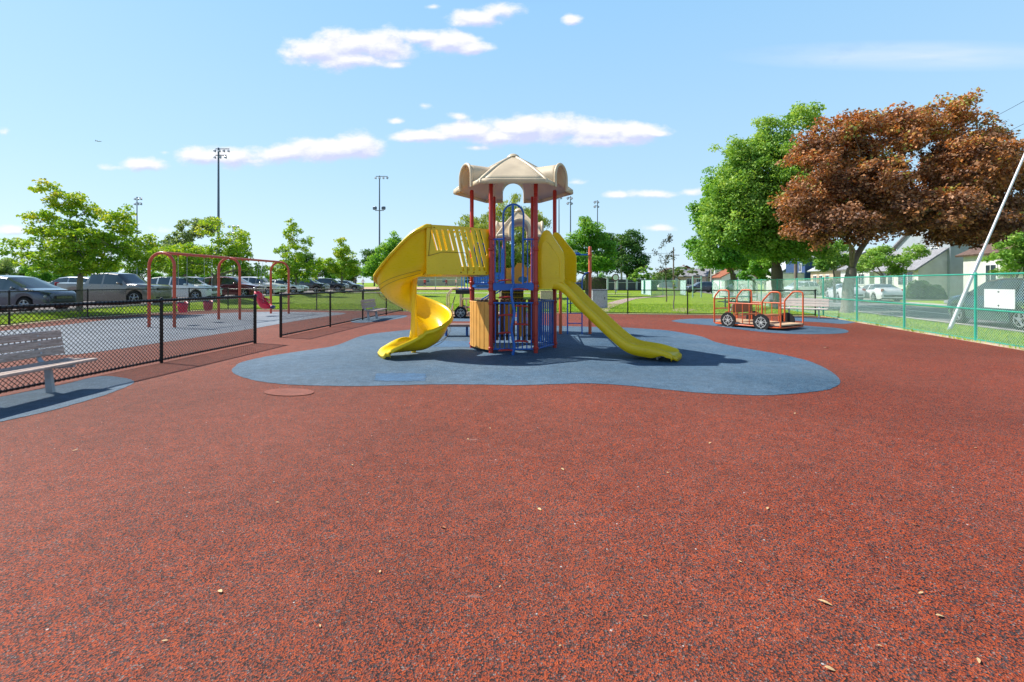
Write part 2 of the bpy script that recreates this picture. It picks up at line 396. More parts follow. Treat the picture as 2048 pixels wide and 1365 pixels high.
def leafmat(name, cols, trans=.44, tint=(1.25, 1.15, .5)):
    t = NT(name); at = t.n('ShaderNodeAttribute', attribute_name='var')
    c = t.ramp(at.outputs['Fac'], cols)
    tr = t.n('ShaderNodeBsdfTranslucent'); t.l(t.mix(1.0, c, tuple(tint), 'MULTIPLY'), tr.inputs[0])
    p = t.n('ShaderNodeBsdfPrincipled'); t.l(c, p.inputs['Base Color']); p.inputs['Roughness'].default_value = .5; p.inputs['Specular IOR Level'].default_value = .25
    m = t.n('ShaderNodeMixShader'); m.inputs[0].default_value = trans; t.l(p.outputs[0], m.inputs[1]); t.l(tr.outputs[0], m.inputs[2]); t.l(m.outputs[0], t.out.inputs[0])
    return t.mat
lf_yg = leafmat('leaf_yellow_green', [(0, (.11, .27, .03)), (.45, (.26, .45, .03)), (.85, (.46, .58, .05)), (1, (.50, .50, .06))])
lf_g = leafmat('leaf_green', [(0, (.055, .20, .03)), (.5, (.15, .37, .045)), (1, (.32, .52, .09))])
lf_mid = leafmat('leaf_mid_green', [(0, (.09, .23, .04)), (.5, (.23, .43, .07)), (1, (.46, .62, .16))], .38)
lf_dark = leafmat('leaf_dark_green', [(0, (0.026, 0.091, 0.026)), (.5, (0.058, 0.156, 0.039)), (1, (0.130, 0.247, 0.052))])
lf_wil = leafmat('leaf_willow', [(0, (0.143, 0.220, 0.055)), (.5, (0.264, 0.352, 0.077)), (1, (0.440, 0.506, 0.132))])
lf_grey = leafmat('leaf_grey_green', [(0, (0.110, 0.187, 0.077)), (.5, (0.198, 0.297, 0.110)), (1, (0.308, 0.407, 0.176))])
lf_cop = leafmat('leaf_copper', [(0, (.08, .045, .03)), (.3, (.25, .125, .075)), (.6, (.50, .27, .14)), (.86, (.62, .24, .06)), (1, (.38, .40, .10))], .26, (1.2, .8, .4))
# ================================================================ ground
XS = sorted(set([-3000,-1500,-800,-400,-200,-140,-100,-80,-70,-60,-50,-40,-35,-30,-28] + [-26 + i for i in range(5)] + [-21.3,-20.9,-20.5,-20.1,-19.7,-19.3,-18.9,-18,-17] + list(range(-16, 18, 2)) + [20,25,30,40,60,100,200,400,800,1500,3000]))
YS = sorted(set([-1500,-600,-300,-150,-80,-40,-20] + list(range(-10, 62, 3)) + list(range(60, 100, 4)) + [110,130,160,200,300,500,900,1500,3500]))
def gsheet(name, x0, x1, y0, y1, zo, mat, xs=XS, ys=YS, edge=None):
    xs = sorted(set([x0, x1] + [x for x in xs if x0 < x < x1])); ys = sorted(set([y0, y1] + [y for y in ys if y0 < y < y1]))
    mb = MB(); rows = []
    for y in ys: rows.append([(x if edge is None else edge(x, y), y, 0) for x in xs])
    rows = [[(x, y, gz_lin(x, y) + zo) for x, y, _ in r] for r in rows]
    mb.grid(rows); o = mb.build(name, mat, smooth=180, fixn=False)
    return o
import bisect
def gz_lin(x, y):
    "height of the ground mesh itself (bilinear between its grid lines)"
    i = max(0, min(len(XS)-2, bisect.bisect_right(XS, x)-1)); j = max(0, min(len(YS)-2, bisect.bisect_right(YS, y)-1))
    x0, x1, y0, y1 = XS[i], XS[i+1], YS[j], YS[j+1]; a = (x-x0)/(x1-x0); b = (y-y0)/(y1-y0)
    return (gz(x0,y0)*(1-a)+gz(x1,y0)*a)*(1-b) + (gz(x0,y1)*(1-a)+gz(x1,y1)*a)*b
tag(gsheet('ground', XS[0], XS[-1], YS[0], YS[-1], 0, m_grass), kind='structure')
def poly(name, pts, z, mat, kind='structure', follow=False):
    mb = MB(); P = [Vector((p[0], p[1], 0)) for p in pts]
    mb.add([(p.x, p.y, z + (gz_lin(p.x, p.y) if follow else 0)) for p in P], [tuple(t) for t in tessellate_polygon([P])])
    o = mb.build(name, mat, fixn=False)
    # all up
    me = o.data
    if me.polygons[0].normal.z < 0: me.flip_normals()
    return tag(o, kind=kind)
def smooth_loop(pts, n=6):
    out = []; k = len(pts)
    for i in range(k):
        p0, p1, p2, p3 = (Vector((*pts[(i+j-1) % k], 0)) for j in range(4))
        for q in range(n):
            t = q/n
            p = .5*((2*p1) + (p2-p0)*t + (2*p0-5*p1+4*p2-p3)*t*t + (-p0+3*p1-3*p2+p3)*t**3)
            out.append((p.x+random.uniform(-.008,.008), p.y+random.uniform(-.008,.008)))
    return out
def smooth_loop0(pts, n):
    st = random.uniform; random.uniform = lambda a, b: 0.0
    try: return smooth_loop(pts, n)
    finally: random.uniform = st
def fx(y): return 9.27 + .234*y            # street fence line
RUB = [(fx(-16)-.15,-16),(fx(21.35)-.15,21.35),(-16.3,26.95),(-17.25,25.2),(-18.65,20.8),(-17.95,16.9),(-17.2,13),(-17.2,-16)]
poly('playground_surface', RUB, .012, m_red)
def pxl(L): return [G(*p) for p in L]
Z1 = [(463.7,744),(469,736),(482,727),(517,718),(551,711.8),(585,706.6),(619,701.5),(653,696.4),(677,691),(698,682.7),(715,676),(739,670),(773,665.6),(817,661),(860,656),(900,652.5),(960,651),(1040,651),(1125,653.5),(1188,655),(1241,656),(1283,658.5),(1332,662),(1382,670),(1407,676),(1430,685),(1466,694),(1524,704),(1578,714),(1625,726.7),(1661,744.8),(1677.5,759),(1679,770),(1662,780),(1632,785.6),(1578,791),(1524,793.6),(1452,791),(1397,788),(1325,781),(1253,773.7),(1181,769.5),(1108,770.8),(1036,773),(961,771.6),(858,771.6),(756,774.3),(688,774.8),(619,773.3),(568,771),(523.5,766),(492.8,759),(472,751.5)]
poly('blue_safety_surface', smooth_loop(pxl(Z1), 8), .017, m_blue)
poly('blue_safety_surface', smooth_loop(pxl([(1344.4,642.4),(1375,638.9),(1425,638.6),(1480,640.5),(1545,645.5),(1603.7,652),(1674,657.5),(1697,663.5),(1685,668),(1639,669.8),(1568.5,668.7),(1498,662.6),(1428,653),(1375,648.5),(1350.5,645)])), .017, m_blue)
poly('blue_safety_surface', smooth_loop([G(1574,640),G(1585,634.5),G(1640,636.5),(14.0,20.1),(14.0,19.0),G(1690,649),G(1640,646),G(1600,643.5)]), .017, m_blue)
poly('blue_safety_surface', smooth_loop(pxl([(267.7,767.4),(264.5,762.6),(250,758.5),(226,755.3),(209,754.5),(177,758.5),(129,771),(0,797),(-110,820),(-300,860),(-330,885),(-250,900),(-100,866),(0,847),(32,840),(97,825.5),(161,807.7),(210,793),(234,783.5),(258,774)])), .017, m_blue)
poly('blue_safety_surface', smooth_loop(pxl([(-250,706),(-200,690),(0,664),(128,651),(256,637),(390,630),(509,625),(600,625),(690,627),(653,634),(588,644),(509,658),(390,677),(322,687),(177,708),(100,713),(0,725),(-120,740),(-220,745)])), .017, m_blue2)
poly('blue_safety_surface', smooth_loop(pxl([(702,641),(720,637),(760,633.5),(800,631.5),(815,633),(800,638),(770,642.5),(730,646.5),(705,646)])), .017, m_blue)
poly('blue_safety_surface', smooth_loop(pxl([(880,641),(905,636.5),(980,635),(1060,636),(1075,640),(1040,643),(960,644),(900,643.5)])), .017, m_blue)
rs = []
for i in range(28):
    a = 2*math.pi*i/28; rs.append(G(578+50*math.cos(a), 787.4-7.6*math.sin(a)))
poly('red_round_patch', rs, .021, m_redp)
def ragged(cx, cy, rx, ry, seed):
    rr = random.Random(seed); out = []
    for i in range(60):
        a = 2*math.pi*i/60; k = (abs(math.cos(a))**6+abs(math.sin(a))**6)**(-1/6) * (1+rr.uniform(-.10,.08))
        out.append(G(cx+rx*k*math.cos(a), cy-ry*k*math.sin(a)))
    return out
poly('bright_blue_patch', ragged(800,757,52,8,1), .021, m_bluep)
poly('bright_blue_patch', ragged(893,690,58,6,2), .021, m_bluep)
# concrete edging under the fences
def strip(name, pts, w, z, h, mat, kind='structure', follow=False):
    mb = MB(); n = len(pts); L = []; Rr = []
    for i in range(n):
        a = Vector(pts[max(i-1,0)]).to_2d(); b = Vector(pts[min(i+1,n-1)]).to_2d(); d = (b-a).normalized(); q = Vector((-d.y, d.x)); p = Vector(pts[i]).to_2d()
        L.append(p+q*w/2); Rr.append(p-q*w/2)
    g = lambda p: gz_lin(p.x, p.y) if follow else 0
    rows = [[(p.x,p.y,z-h+g(p)) for p in L],[(p.x,p.y,z+g(p)) for p in L],[(p.x,p.y,z+g(p)) for p in Rr],[(p.x,p.y,z-h+g(p)) for p in Rr]]
    mb.grid(rows); o = mb.build(name, mat, fixn=True); return tag(o, kind=kind)
BACK = [(14.05,21.75),(-16.45,27.2),(-17.4,25.3),(-18.8,20.8),(-18.1,16.9),(-17.35,13),(-17.35,-16)]
strip('concrete_edging', [(fx(-16)+.02,-16),(fx(21.6)+.02,21.6)], .34, .035, .1, m_curb)
strip('concrete_edging', BACK, .26, .03, .1, m_curb)
# street side: sidewalk, kerb and road follow the street
def rx(k, y): return fx(y) + k
yst = list(range(-30, 62, 6)) + [70, 85, 100, 130, 170, 230]
def band(name, k0, k1, z, mat, dz=0):
    mb = MB(); mb.grid([[(rx(k0,y), y, z) for y in yst], [(rx(k1,y), y, z) for y in yst]])
    o = mb.build(name, mat, fixn=False)
    if o.data.polygons[0].normal.z < 0: o.data.flip_normals()
    return tag(o, kind='structure')
band('kerb', 2.95, 3.2, .06, m_conc); band('road', 3.2, 10.3, .012, m_asph); band('kerb', 10.3, 10.55, .10, m_conc)
band('sidewalk', 11.9, 13.3, .05, m_conc)
strip('road_marking', [(rx(6.75, y), y) for y in yst], .12, .02, .004, m_white)
strip('driveway', [(rx(10.5,62), 62), (rx(20,63), 63)], 3.4, .07, .05, m_conc)
strip('driveway', [(rx(10.5,42.5), 42.5), (rx(26,42.5), 42.5)], 3.0, .07, .05, m_conc)
# parking lot, kerb
gsheet_lot = tag(gsheet('parking_lot', -120, -21.6, -40, 78, .02, m_lot), kind='structure')
strip('kerb', [(-21.5, y) for y in [-40]+[q for q in YS if -20 <= q <= 76]], .18, .12, .12, m_conc, follow=True)
# ball field: infield dirt and a pale footpath
gsheet_f = tag(gsheet('infield', -34, 2, 70, 104, .03, m_dirt), kind='structure')
strip('footpath', [(-21.4,57.5),(-14,57.5),(-6,58),(2,59),(9,62),(16,64)], 1.6, .035, .02, m_conc, follow=True)
strip('dirt_path', [G(1196,624),G(1203,617),G(1222,610),G(1243,603),G(1262,598),(14.5,50),(18.6,56)], 1.1, .02, .004, m_path)
poly('worn_ground', smooth_loop(pxl([(1345,620),(1365,616.5),(1385,618),(1395,622),(1370,624),(1345,623)])), .006, m_path)
# short grass blades: one mass
def blades(name, regs, n, seed):
    rg = np.random.default_rng(seed); vs = []; 
    areas = [abs((r[1]-r[0])*(r[3]-r[2])) for r in regs]; tot = sum(areas); V = []
    for r, a in zip(regs, areas):
        k = int(n*a/tot); x = rg.uniform(r[0], r[1], k); y = rg.uniform(r[2], r[3], k)
        V.append(np.stack([x, y], 1))
    P = np.concatenate(V)
    keep = [i for i in range(len(P)) if grass_ok(P[i,0], P[i,1])]
    P = P[keep]; k = len(P)
    z = np.array([gz_lin(a, b) for a, b in P])
    an = rg.uniform(0, 2*np.pi, k); h = rg.uniform(.04, .10, k); w = rg.uniform(.006, .012, k)*1.6
    lx = rg.normal(0, .03, k); ly = rg.normal(0, .03, k)
    A = np.stack([P[:,0]-np.cos(an)*w, P[:,1]-np.sin(an)*w, z], 1); B = np.stack([P[:,0]+np.cos(an)*w, P[:,1]+np.sin(an)*w, z], 1)
    Cc = np.stack([P[:,0]+lx, P[:,1]+ly, z+h], 1)
    v = np.stack([A, B, Cc], 1).reshape(-1, 3)
    return npmesh(name, v, 3, lf_yg, rg.uniform(.1, .9, k))
def npmesh(name, v, k, mat, var=None, smooth=False):
    n = len(v)//k; me = bpy.data.meshes.new(name)
    me.vertices.add(len(v)); me.vertices.foreach_set('co', v.astype(np.float32).ravel())
    me.loops.add(len(v)); me.loops.foreach_set('vertex_index', np.arange(len(v), dtype=np.int32))
    me.polygons.add(n); me.polygons.foreach_set('loop_start', (np.arange(n)*k).astype(np.int32)); me.polygons.foreach_set('loop_total', np.full(n, k, np.int32))
    me.materials.append(mat); me.update(calc_edges=True)
    if var is not None:
        a = me.attributes.new('var', 'FLOAT', 'FACE'); a.data.foreach_set('value', var.astype(np.float32))
    o = bpy.data.objects.new(name, me); COL.objects.link(o); ALLOBJ.append(o); return o
def yback(x): return 21.75 + (14.05-x)/(14.05+16.45)*(27.2-21.75)
def grass_ok(x, y):
    if x > 0 and x > fx(y): return fx(y)+.15 < x < fx(y)+2.9
    if x < -16: 
        return x < -18.4 and not (-18.9 < x and y < 24) and x > -21.35
    return y > yback(x)+.2
gb = blades('grass', [(-21.35,-18.2,10,30),(-17,15,21.9,34),(11,20,7,24)], 90000, 3)
tag(gb, 'short bright green grass blades on the verges behind the fences', 'grass', kind='stuff')
# ================================================================ chain link fences
def mesh_wires(mb, A, B, h, z0, pitch=.071, r=.0028, y=0.0):
    "diamond wire from A to B (local xy), z0..z0+h; two layers"
    A = Vector((A[0], A[1], 0)); B = Vector((B[0], B[1], 0)); L = (B-A).length; d = (B-A)/L; q = Vector((-d.y, d.x, 0))
    for fam in (1, -1):
        c = -h if fam == 1 else 0
        end = L if fam == 1 else L + h
        while c < end:
            # s = c + fam*t, t in 0..h
            t0, t1 = 0, h
            if fam == 1:
                t0 = max(0, -c); t1 = min(h, L-c)
            else:
                t0 = max(0, c-L); t1 = min(h, c)
            if t1 - t0 > .01:
                o = q*(.0022*fam + y)
                p0 = A + d*(c+fam*t0) + Vector((0,0,z0+t0)) + o; p1 = A + d*(c+fam*t1) + Vector((0,0,z0+t1)) + o
                k = max(1, int((t1-t0)/.45)); n = len(mb.v)
                dirn = (p1-p0).normalized(); side = dirn.cross(q).normalized()
                for i in range(k+1):
                    p = p0.lerp(p1, i/k)
                    mb.v += [tuple(p+q*r), tuple(p-q*r*.5+side*r*.87), tuple(p-q*r*.5-side*r*.87)]
                for i in range(k):
                    for j in range(3):
                        a = n+i*3+j; b = n+i*3+(j+1)%3
                        mb.f.append((a, b, b+3, a+3)); mb.m.append(0)
            c += pitch
def fence(label, cat, runs, h, mat, posts, loc, group=None, midrail=None, post_r=.03, end_r=None, wraps=False, bottomrail=True, wire_r=.0028, caps=True, pitch=.071, ends=(), wmat=None, rail_r=.021):
    t = thing('chain_link_fence', label, cat, loc, 0, group); ox, oy = loc[0], loc[1]
    Z = lambda x, y: gz_lin(x, y)
    for (x, y) in posts:
        b = MB(); r = end_r if (end_r and (x, y) in ends) else post_r
        b.lathe((x-ox, y-oy, Z(x,y)-.02), [(r, 0), (r, h-.0)], 10)
        if caps: b.lathe((x-ox, y-oy, Z(x,y)+h-.03), [(r*1.25, 0), (r*1.25, .03), (r*.9, .06), (r*.3, .075)], 10)
        b.build('post', mat, t, smooth=40)
    tr = MB(); br = MB(); ms = MB(); wr = MB(); mr = MB()
    for (A, B) in runs:
        za, zb = Z(*A), Z(*B); L = math.dist(A, B)
        a = (A[0]-ox, A[1]-oy); b_ = (B[0]-ox, B[1]-oy)
        tr.tube((*a, za+h-.01), (*b_, zb+h-.01), rail_r, n=8)
        if bottomrail: br.tube((*a, za+.07), (*b_, zb+.07), .018 if bottomrail is True else bottomrail, n=6)
        if midrail: mr.tube((*a, za+midrail), (*b_, zb+midrail), .021, n=8)
        n0 = len(ms.v); mesh_wires(ms, a, b_, h-.03, .045, pitch, wire_r)
        if abs(za)+abs(zb) > .001:
            d = Vector((b_[0]-a[0], b_[1]-a[1])); LL = d.length_squared
            for i in range(n0, len(ms.v)):
                x, y, z = ms.v[i]; k = ((x-a[0])*d.x+(y-a[1])*d.y)/LL; ms.v[i] = (x, y, z + za + (zb-za)*k)
        if wraps:
            d = Vector((b_[0]-a[0], b_[1]-a[1], 0)).normalized(); q = Vector((-d.y, d.x, 0)); k = int(L/pitch)
            for zz, rr, half in ((h-.01, rail_r+.006, 0), (.07, .023, 0)):
                for i in range(k):
                    s0 = i*pitch; pts = []
                    for j in range(9):
                        an = -math.pi*.75 + j/8*math.pi*1.5
                        pts.append(Vector((*a, zz)) + d*(s0+pitch*.5*j/8) + q*math.sin(an)*rr + Vector((0,0,math.cos(an)*rr)))
                    wr.path(pts, .0048, 4, cap=False)
    tr.build('top_rail', mat, t, smooth=60)
    if br.v: br.build('bottom_rail', mat, t, smooth=60)
    if mr.v: mr.build('middle_rail', mat, t, smooth=60)
    if wr.v: ms.add(wr.v, wr.f)
    ms.build('wire_mesh', wmat or mat, t, fixn=False)
    return t
g = 'black chain link fences round the playground'
fA = [(-7.62,-3),(-7.42,0),(-7.2,3.0),(-6.97,6.02),(-6.75,9.04),(-6.53,11.93)]
fence('low black chain link fence behind the nearest wooden bench, ending at the gate gap', 'fence', [(fA[0], fA[-1])], 1.22, m_blk, fA, (-7.0, 6, 0), g, wraps=True, end_r=.038, ends=(fA[-1],), wire_r=.0052, rail_r=.027)
fB = [(-6.5,13.2),(-6.33,16.35),(-6.17,19.4),(-6.0,22.4),(-5.9,25.25)]
fence('low black chain link fence past the gate gap, running behind the far bench', 'fence', [(fB[0], fB[-1])], 1.22, m_blk, fB, (-6.2, 19, 0), g, wraps=True, end_r=.038, ends=(fB[0],), wire_r=.0046, rail_r=.025)
def along(A, B, n): return [(A[0]+(B[0]-A[0])*i/n, A[1]+(B[1]-A[1])*i/n) for i in range(n+1)]
fence('black chain link fence along the lawn at the back of the playground', 'fence', [(BACK[0], BACK[1])], 1.2, m_blk, along(BACK[0], BACK[1], 11), (0, 24, 0), g)
pl = [BACK[2], BACK[3], BACK[4]] + along(BACK[4], (-17.35, 4), 4)[1:]
fence('black chain link fence between the swings and the parked cars', 'fence', [(BACK[1], BACK[2]), (BACK[2], BACK[3]), (BACK[3], BACK[4]), (BACK[4], BACK[5]), (BACK[5], (-17.35, 4))], 1.24, m_blk, pl, (-18, 17, 0), g)
m_gmesh = painted('green_vinyl_sheen', (.45, .68, .58), .3, .6, .1, 8)  # same green vinyl, with the sheen on the wires put into a paler colour
gp = [(fx(y), y) for y in (0, 3.05, 6.1, 9.2, 12.3, 15.4, 18.5)] + [(fx(21.6), 21.6)]
gf = fence('tall green chain link fence between the playground and the street', 'fence', [(gp[0], gp[-1])], 1.78, m_grn, gp, (12.2, 12, 0), None, midrail=.86, post_r=.035, wire_r=.0024, wmat=m_gmesh)
gp2 = [(fx(y)+(y-21.6)*.0, y) for y in (21.6, 24.8, 28, 31.2, 34.4, 37.6, 41, 44.5, 48)]
fence('dark green chain link fence running on along the street beyond the back lawn', 'fence', [(gp2[0], gp2[-1])], 1.75, m_grn, gp2[1:], (15, 30, 0), None, post_r=.035, wire_r=.0026, bottomrail=.012, wmat=m_gmesh)
# mint mesh enclosure on the lawn
e = [XY(1302,56), XY(1372,56)]
m_mint = painted('mint_mesh', (.40, .60, .55), .5, .4, .1, 5)
fence('pale mint mesh enclosure at the far side of the lawn', 'fence', [((e[0],56),(e[1],56)), ((e[0],56),(e[0]+.8,63)), ((e[1],56),(e[1]+1.5,62))], 1.85, m_mint, [(e[0],56),(e[0]+(e[1]-e[0])/3,56),(e[0]+(e[1]-e[0])*.67,56),(e[1],56),(e[0]+.8,63),(e[1]+1.5,62)], (e[0]+2,56,0), None, wire_r=.010, pitch=.1)
t = thing('gate', 'open green gate panel beside the mint mesh enclosure', 'gate', (XY(1295,60), 60, 0))
MB().box((0,0,1), (.9,.03,1.7)).build('gate_panel', painted('gate_green', (.02,.33,.25), .5), t)
fr = MB(); fr.path([(-.5,0,.1),(-.5,0,1.9),(.5,0,1.9),(.5,0,.1)], .03, 6); fr.build('gate_frame', m_grn, t)
t = thing('gate', 'pale double gate posts at the end of the street fence', 'gate', (XY(1394,50), 50, 0))
for x in (-.45, .45): MB().tube((x,0,0),(x,0,2.25),.07).build('post', m_mint, t)
for z in (2.0,.9): MB().path([(-.45,0,z),(.45,0,z)], .03, 6).build('gate_rail', m_mint, t)
# sign plate on the street fence
th = math.atan2(1, .234); c = Vector((fx(11.6)+.05, 11.6, 1.155))
t = thing('fence_sign', 'blank pale sign plate bolted to the green street fence, seen from behind', 'sign', c, th)
mb = MB(); mb.box((0,0,0), (.97,.012,.47), bev=.004); mb.build('plate', m_white, t)
for z in (.17, -.17): MB().lathe((0,.012,z), [(.022,-.01),(.022,.01),(.01,.018)], 8, M=Matrix.Rotation(R(-90),3,'X')).build('bolt', m_darkplastic, t)
# ================================================================ main play structure (local origin: centre of the hexagon tower)
HX, HY = .03, 11.1
ps = thing('play_structure', 'red, blue and yellow playground tower with a tan roof and two yellow slides', 'play structure', (HX, HY, 0))
hexc = [(.98*math.cos(R(a)), .98*math.sin(R(a))) for a in range(0, 360, 60)]
def collar(mb, x, y, z, r=.062):
    mb.lathe((x, y, z-.03), [(r-.008,0),(r,.01),(r,.05),(r-.008,.06)], 12)
    mb.box((x, y-r, z), (.03,.03,.035))
def post(x, y, top, cl, name='post', mat=None, r=.046):
    p = MB().lathe((x,y,0), [(r,-.02),(r,top),(r*.7,top+.02)], 16).build(name, mat or m_post, ps, smooth=40)
    for z in cl:
        c = MB(); collar(c, x, y, z, r+.016); c.build('clamp', mat or m_post, p, smooth=30)
    return p
for i, (x, y) in enumerate(hexc): post(x, y, 3.72, (2.52, 2.28, 1.55, 1.40, 1.10, .12))
# roof ------------------------------------------------------------
def roof(cx, cy, n, rc, rot, ez, az, arches, ar, abase, th=.03, name='roof', ridge=.036, lip=.035, fascia=.10):
    "pyramid roof on n sides; arches = sides that carry a barrel dormer of radius ar whose springing is abase above the eave"
    ap = rc*math.cos(math.pi/n); hs = rc*math.sin(math.pi/n); tn = hs/ap
    mb = MB(); extra = MB(); FAS = []
    for k in range(n):
        an = rot + (k+.5)*2*math.pi/n; N = Vector((math.cos(an), math.sin(an), 0)); T = Vector((-N.y, N.x, 0))
        P = lambda s, t, z: tuple(Vector((cx, cy, 0)) + N*s + T*t + Vector((0,0,z)))
        pyr = lambda s: az - (az-ez)*(s/ap)**1.0 + .05*math.sin(math.pi*min(1,s/ap))
        def inv(z):
            lo, hi = 0, ap
            for _ in range(30):
                m = (lo+hi)/2
                if pyr(m) > z: lo = m
                else: hi = m
            return lo
        if k not in arches:
            rows = []
            for i in range(9):
                s = ap*i/8; rows.append([P(s, hs*(j/4-1)*(i/8), pyr(s)) for j in range(9)])
            mb.grid(rows)
            fas = MB(); FAS.append(fas); fas.grid([[P(ap, hs*(j/2-1), ez) for j in range(5)], [P(ap+.015, (hs+.01)*(j/2-1), ez-.01) for j in range(5)], [P(ap+.015, (hs+.01)*(j/2-1), ez-fascia) for j in range(5)]])
        else:
            zb = ez + abase; cols = []
            ts = [-hs + (hs-ar)*i/3 for i in range(4)]
            for t_ in ts: cols.append((t_, None))
            for i in range(15):
                a = math.pi*(1-i/14); cols.append((ar*math.cos(a), zb + ar*math.sin(a)))
            for i in range(4): cols.append((ar + (hs-ar)*i/3, None))
            rows = []
            for t_, z_ in cols:
                s0 = min(ap, abs(t_)/tn)
                if z_ is None:
                    zk = zb if abs(abs(t_)-ar) < 1e-6 else None
                    sk = max(s0, inv(zb)) if abs(abs(t_)-ar) < 1e-6 else None
                    r_ = []
                    if sk is None: sk = s0 + (ap-s0)*.5
                    for i in range(5): s = s0+(sk-s0)*i/4; r_.append(P(s, t_, pyr(s)))
                    for i in range(1, 5): s = sk+(ap-sk)*i/4; r_.append(P(s, t_, pyr(s)))
                else:
                    sk = max(s0, inv(z_)); r_ = []
                    for i in range(5): s = s0+(sk-s0)*i/4; r_.append(P(s, t_, pyr(s)))
                    for i in range(1, 5): s = sk+(ap+.03-sk)*i/4; r_.append(P(s, t_, z_))
                rows.append(r_)
            mb.grid(rows)
            lipp = [P(ap+.03, -ar, ez-fascia)] + [P(ap+.03, t_, z_) for t_, z_ in cols if z_ is not None] + [P(ap+.03, ar, ez-fascia)]
            extra.path(lipp, lip, 8)
            for sg in (-1, 1):
                fas = MB(); FAS.append(fas); fas.grid([[P(ap, sg*t_, ez) for t_ in (ar, hs)], [P(ap+.015, sg*t_, ez-.01) for t_ in (ar, hs+.01)], [P(ap+.015, sg*t_, ez-fascia) for t_ in (ar, hs+.01)]])
        # hip ridge
        ca = rot + k*2*math.pi/n; D = Vector((math.cos(ca), math.sin(ca), 0)); pts = []
        for i in range(12):
            s = i/11; pts.append(Vector((cx, cy, pyr(ap*s)-ridge*.45)) + D*rc*s)
        pts.append(Vector((cx, cy, ez-fascia+.02)) + D*(rc+.005))
        extra.path(pts, [ridge]*12+[ridge*.9], 8)
    extra.lathe((cx, cy, az-.06), [(.16, 0), (.13,.05), (.07,.085), (.0,.09)], 12)
    o = mb.build(name, m_tanroof, ps, smooth=30); 
    me = o.data
    solid(o, th)
    for fas in FAS: f = fas.build('fascia', m_tanroof, o, smooth=20); solid(f, .02, 0)
    extra.build('ridge_trim', m_tanroof, o, smooth=50)
    return o
roof(0, 0, 6, 1.385, 0, 3.74, 4.56, (1, 3, 5), .30, .15)
# deck
mb = MB(); H = [(1.0*math.cos(R(a)), 1.0*math.sin(R(a))) for a in range(0,360,60)]
mb.plate(H, [], .05, lambda u,v,w: (u,v,1.45+w)); mb.build('deck', m_blu, ps)
mb = MB(); mb.box((0,-.86,1.455),(.88,.04,.14)); mb.box((0,.86,1.455),(.88,.04,.14)); mb.build('deck_edge', m_blu, ps)
# front barriers, hoop, pole climber
FY = -.85
def bars(p, q, z0, z1, n, mat=m_blu, name='barrier', r=.013, ends=True, rail=.019, skip=()):
    b = MB(); p = Vector((*p,0)); q = Vector((*q,0))
    b.tube((p.x,p.y,z0),(q.x,q.y,z0),rail); b.tube((p.x,p.y,z1),(q.x,q.y,z1),rail)
    for i in range(n):
        if i in skip: continue
        k = (i+1)/(n+1); a = p.lerp(q, k); b.tube((a.x,a.y,z0),(a.x,a.y,z1),r,n=6)
    return b.build(name, mat, ps, smooth=50)
bars((-.49,FY),(.49,FY),.10,1.11,9,skip=(4,))
bars((-.49,FY),(-.22,FY),1.53,2.50,2); bars((.22,FY),(.49,FY),1.53,2.50,2)
hp = [(-.21,FY,1.5),(-.21,FY,2.5),(-.22,FY-.07,2.8),(-.22,FY-.12,3.0)]
for i in range(1, 10):
    a = math.pi*(1-i/10); hp.append((.22*math.cos(a), FY-.14, 3.0+.24*math.sin(a)))
hp += [(.22,FY-.12,3.0),(.22,FY-.07,2.8),(.21,FY,2.5),(.21,FY,1.5)]
MB().path(hp, .021, 10).build('grab_hoop', m_blu, ps, smooth=60)
cp = []
for i in range(60):
    z = 3.22*i/59; y = -1.13 if z < 2.2 else -1.13 + .13*(z-2.2)
    w = .028*math.sin(z*8.5)*(1 if z < 1.55 else 0)*ss(0,.15,z)
    cp.append((-.012+w, y, z))
pole = MB().path(cp, .031, 12).build('climbing_pole', m_blu, ps, smooth=60)
for sgn, zs in ((-1, (1.6,1.24,.86,.48,.11)), (1, (1.41,1.05,.66,.30))):
    for z in zs:
        MB().path([(-.01,-1.13,z),(sgn*.10,-1.15,z+.012),(sgn*.27,-1.15,z),(sgn*.31,-1.10,z-.01),(sgn*.27,-1.05,z),(sgn*.10,-1.05,z+.012),(-.01,-1.10,z)], .016, 8).build('rung', m_post, pole, smooth=60)
# slatted panels
def slats(a, b, n, mat, z0=.08, z1=1.13, bulge=.07, gap=.010, tone=None):
    mb = MB(); A = Vector((*a,0)); B = Vector((*b,0)); d = (B-A); L = d.length; d.normalize(); q = Vector((d.y,-d.x,0))
    if q.dot((A+B)/2) < 0: q = -q
    w = L/n
    for i in range(n):
        s = (i+.5)*w; k = 1-((s/L-.5)*2)**2; c = A + d*s + q*(.03+bulge*k); ang = math.atan2(d.y, d.x) + 0
        sl = math.atan(-bulge*8*(s/L-.5)/L*1.0); 
        ang2 = ang + (sl if (Vector((-d.y,d.x,0)).dot(q) > 0) else -sl)
        mb.box((c.x,c.y,(z0+z1)/2), (w-gap, .035, z1-z0), rz=ang2, bev=.008)
    o = mb.build('slat_panel', mat, ps, smooth=25)
    fr = MB()
    for z in (z0+.12, z1-.12): fr.tube((A.x,A.y,z),(B.x,B.y,z),.015,n=6)
    fr.build('panel_rail', m_darkplastic, o); return o
slats(hexc[3], hexc[4], 6, m_tan)
slats(hexc[2], hexc[3], 6, m_brn, gap=.02)  # back panels are tan too; their shade is painted in as brown
slats(hexc[1], hexc[2], 7, m_brn, gap=.045, bulge=.02)
bars(hexc[5], hexc[0], .10, 1.13, 9)
bars(hexc[0], hexc[1], .10, 1.13, 9)
bars(hexc[0], hexc[1], 1.53, 2.50, 8); bars(hexc[2], hexc[3], 1.53, 2.50, 8)
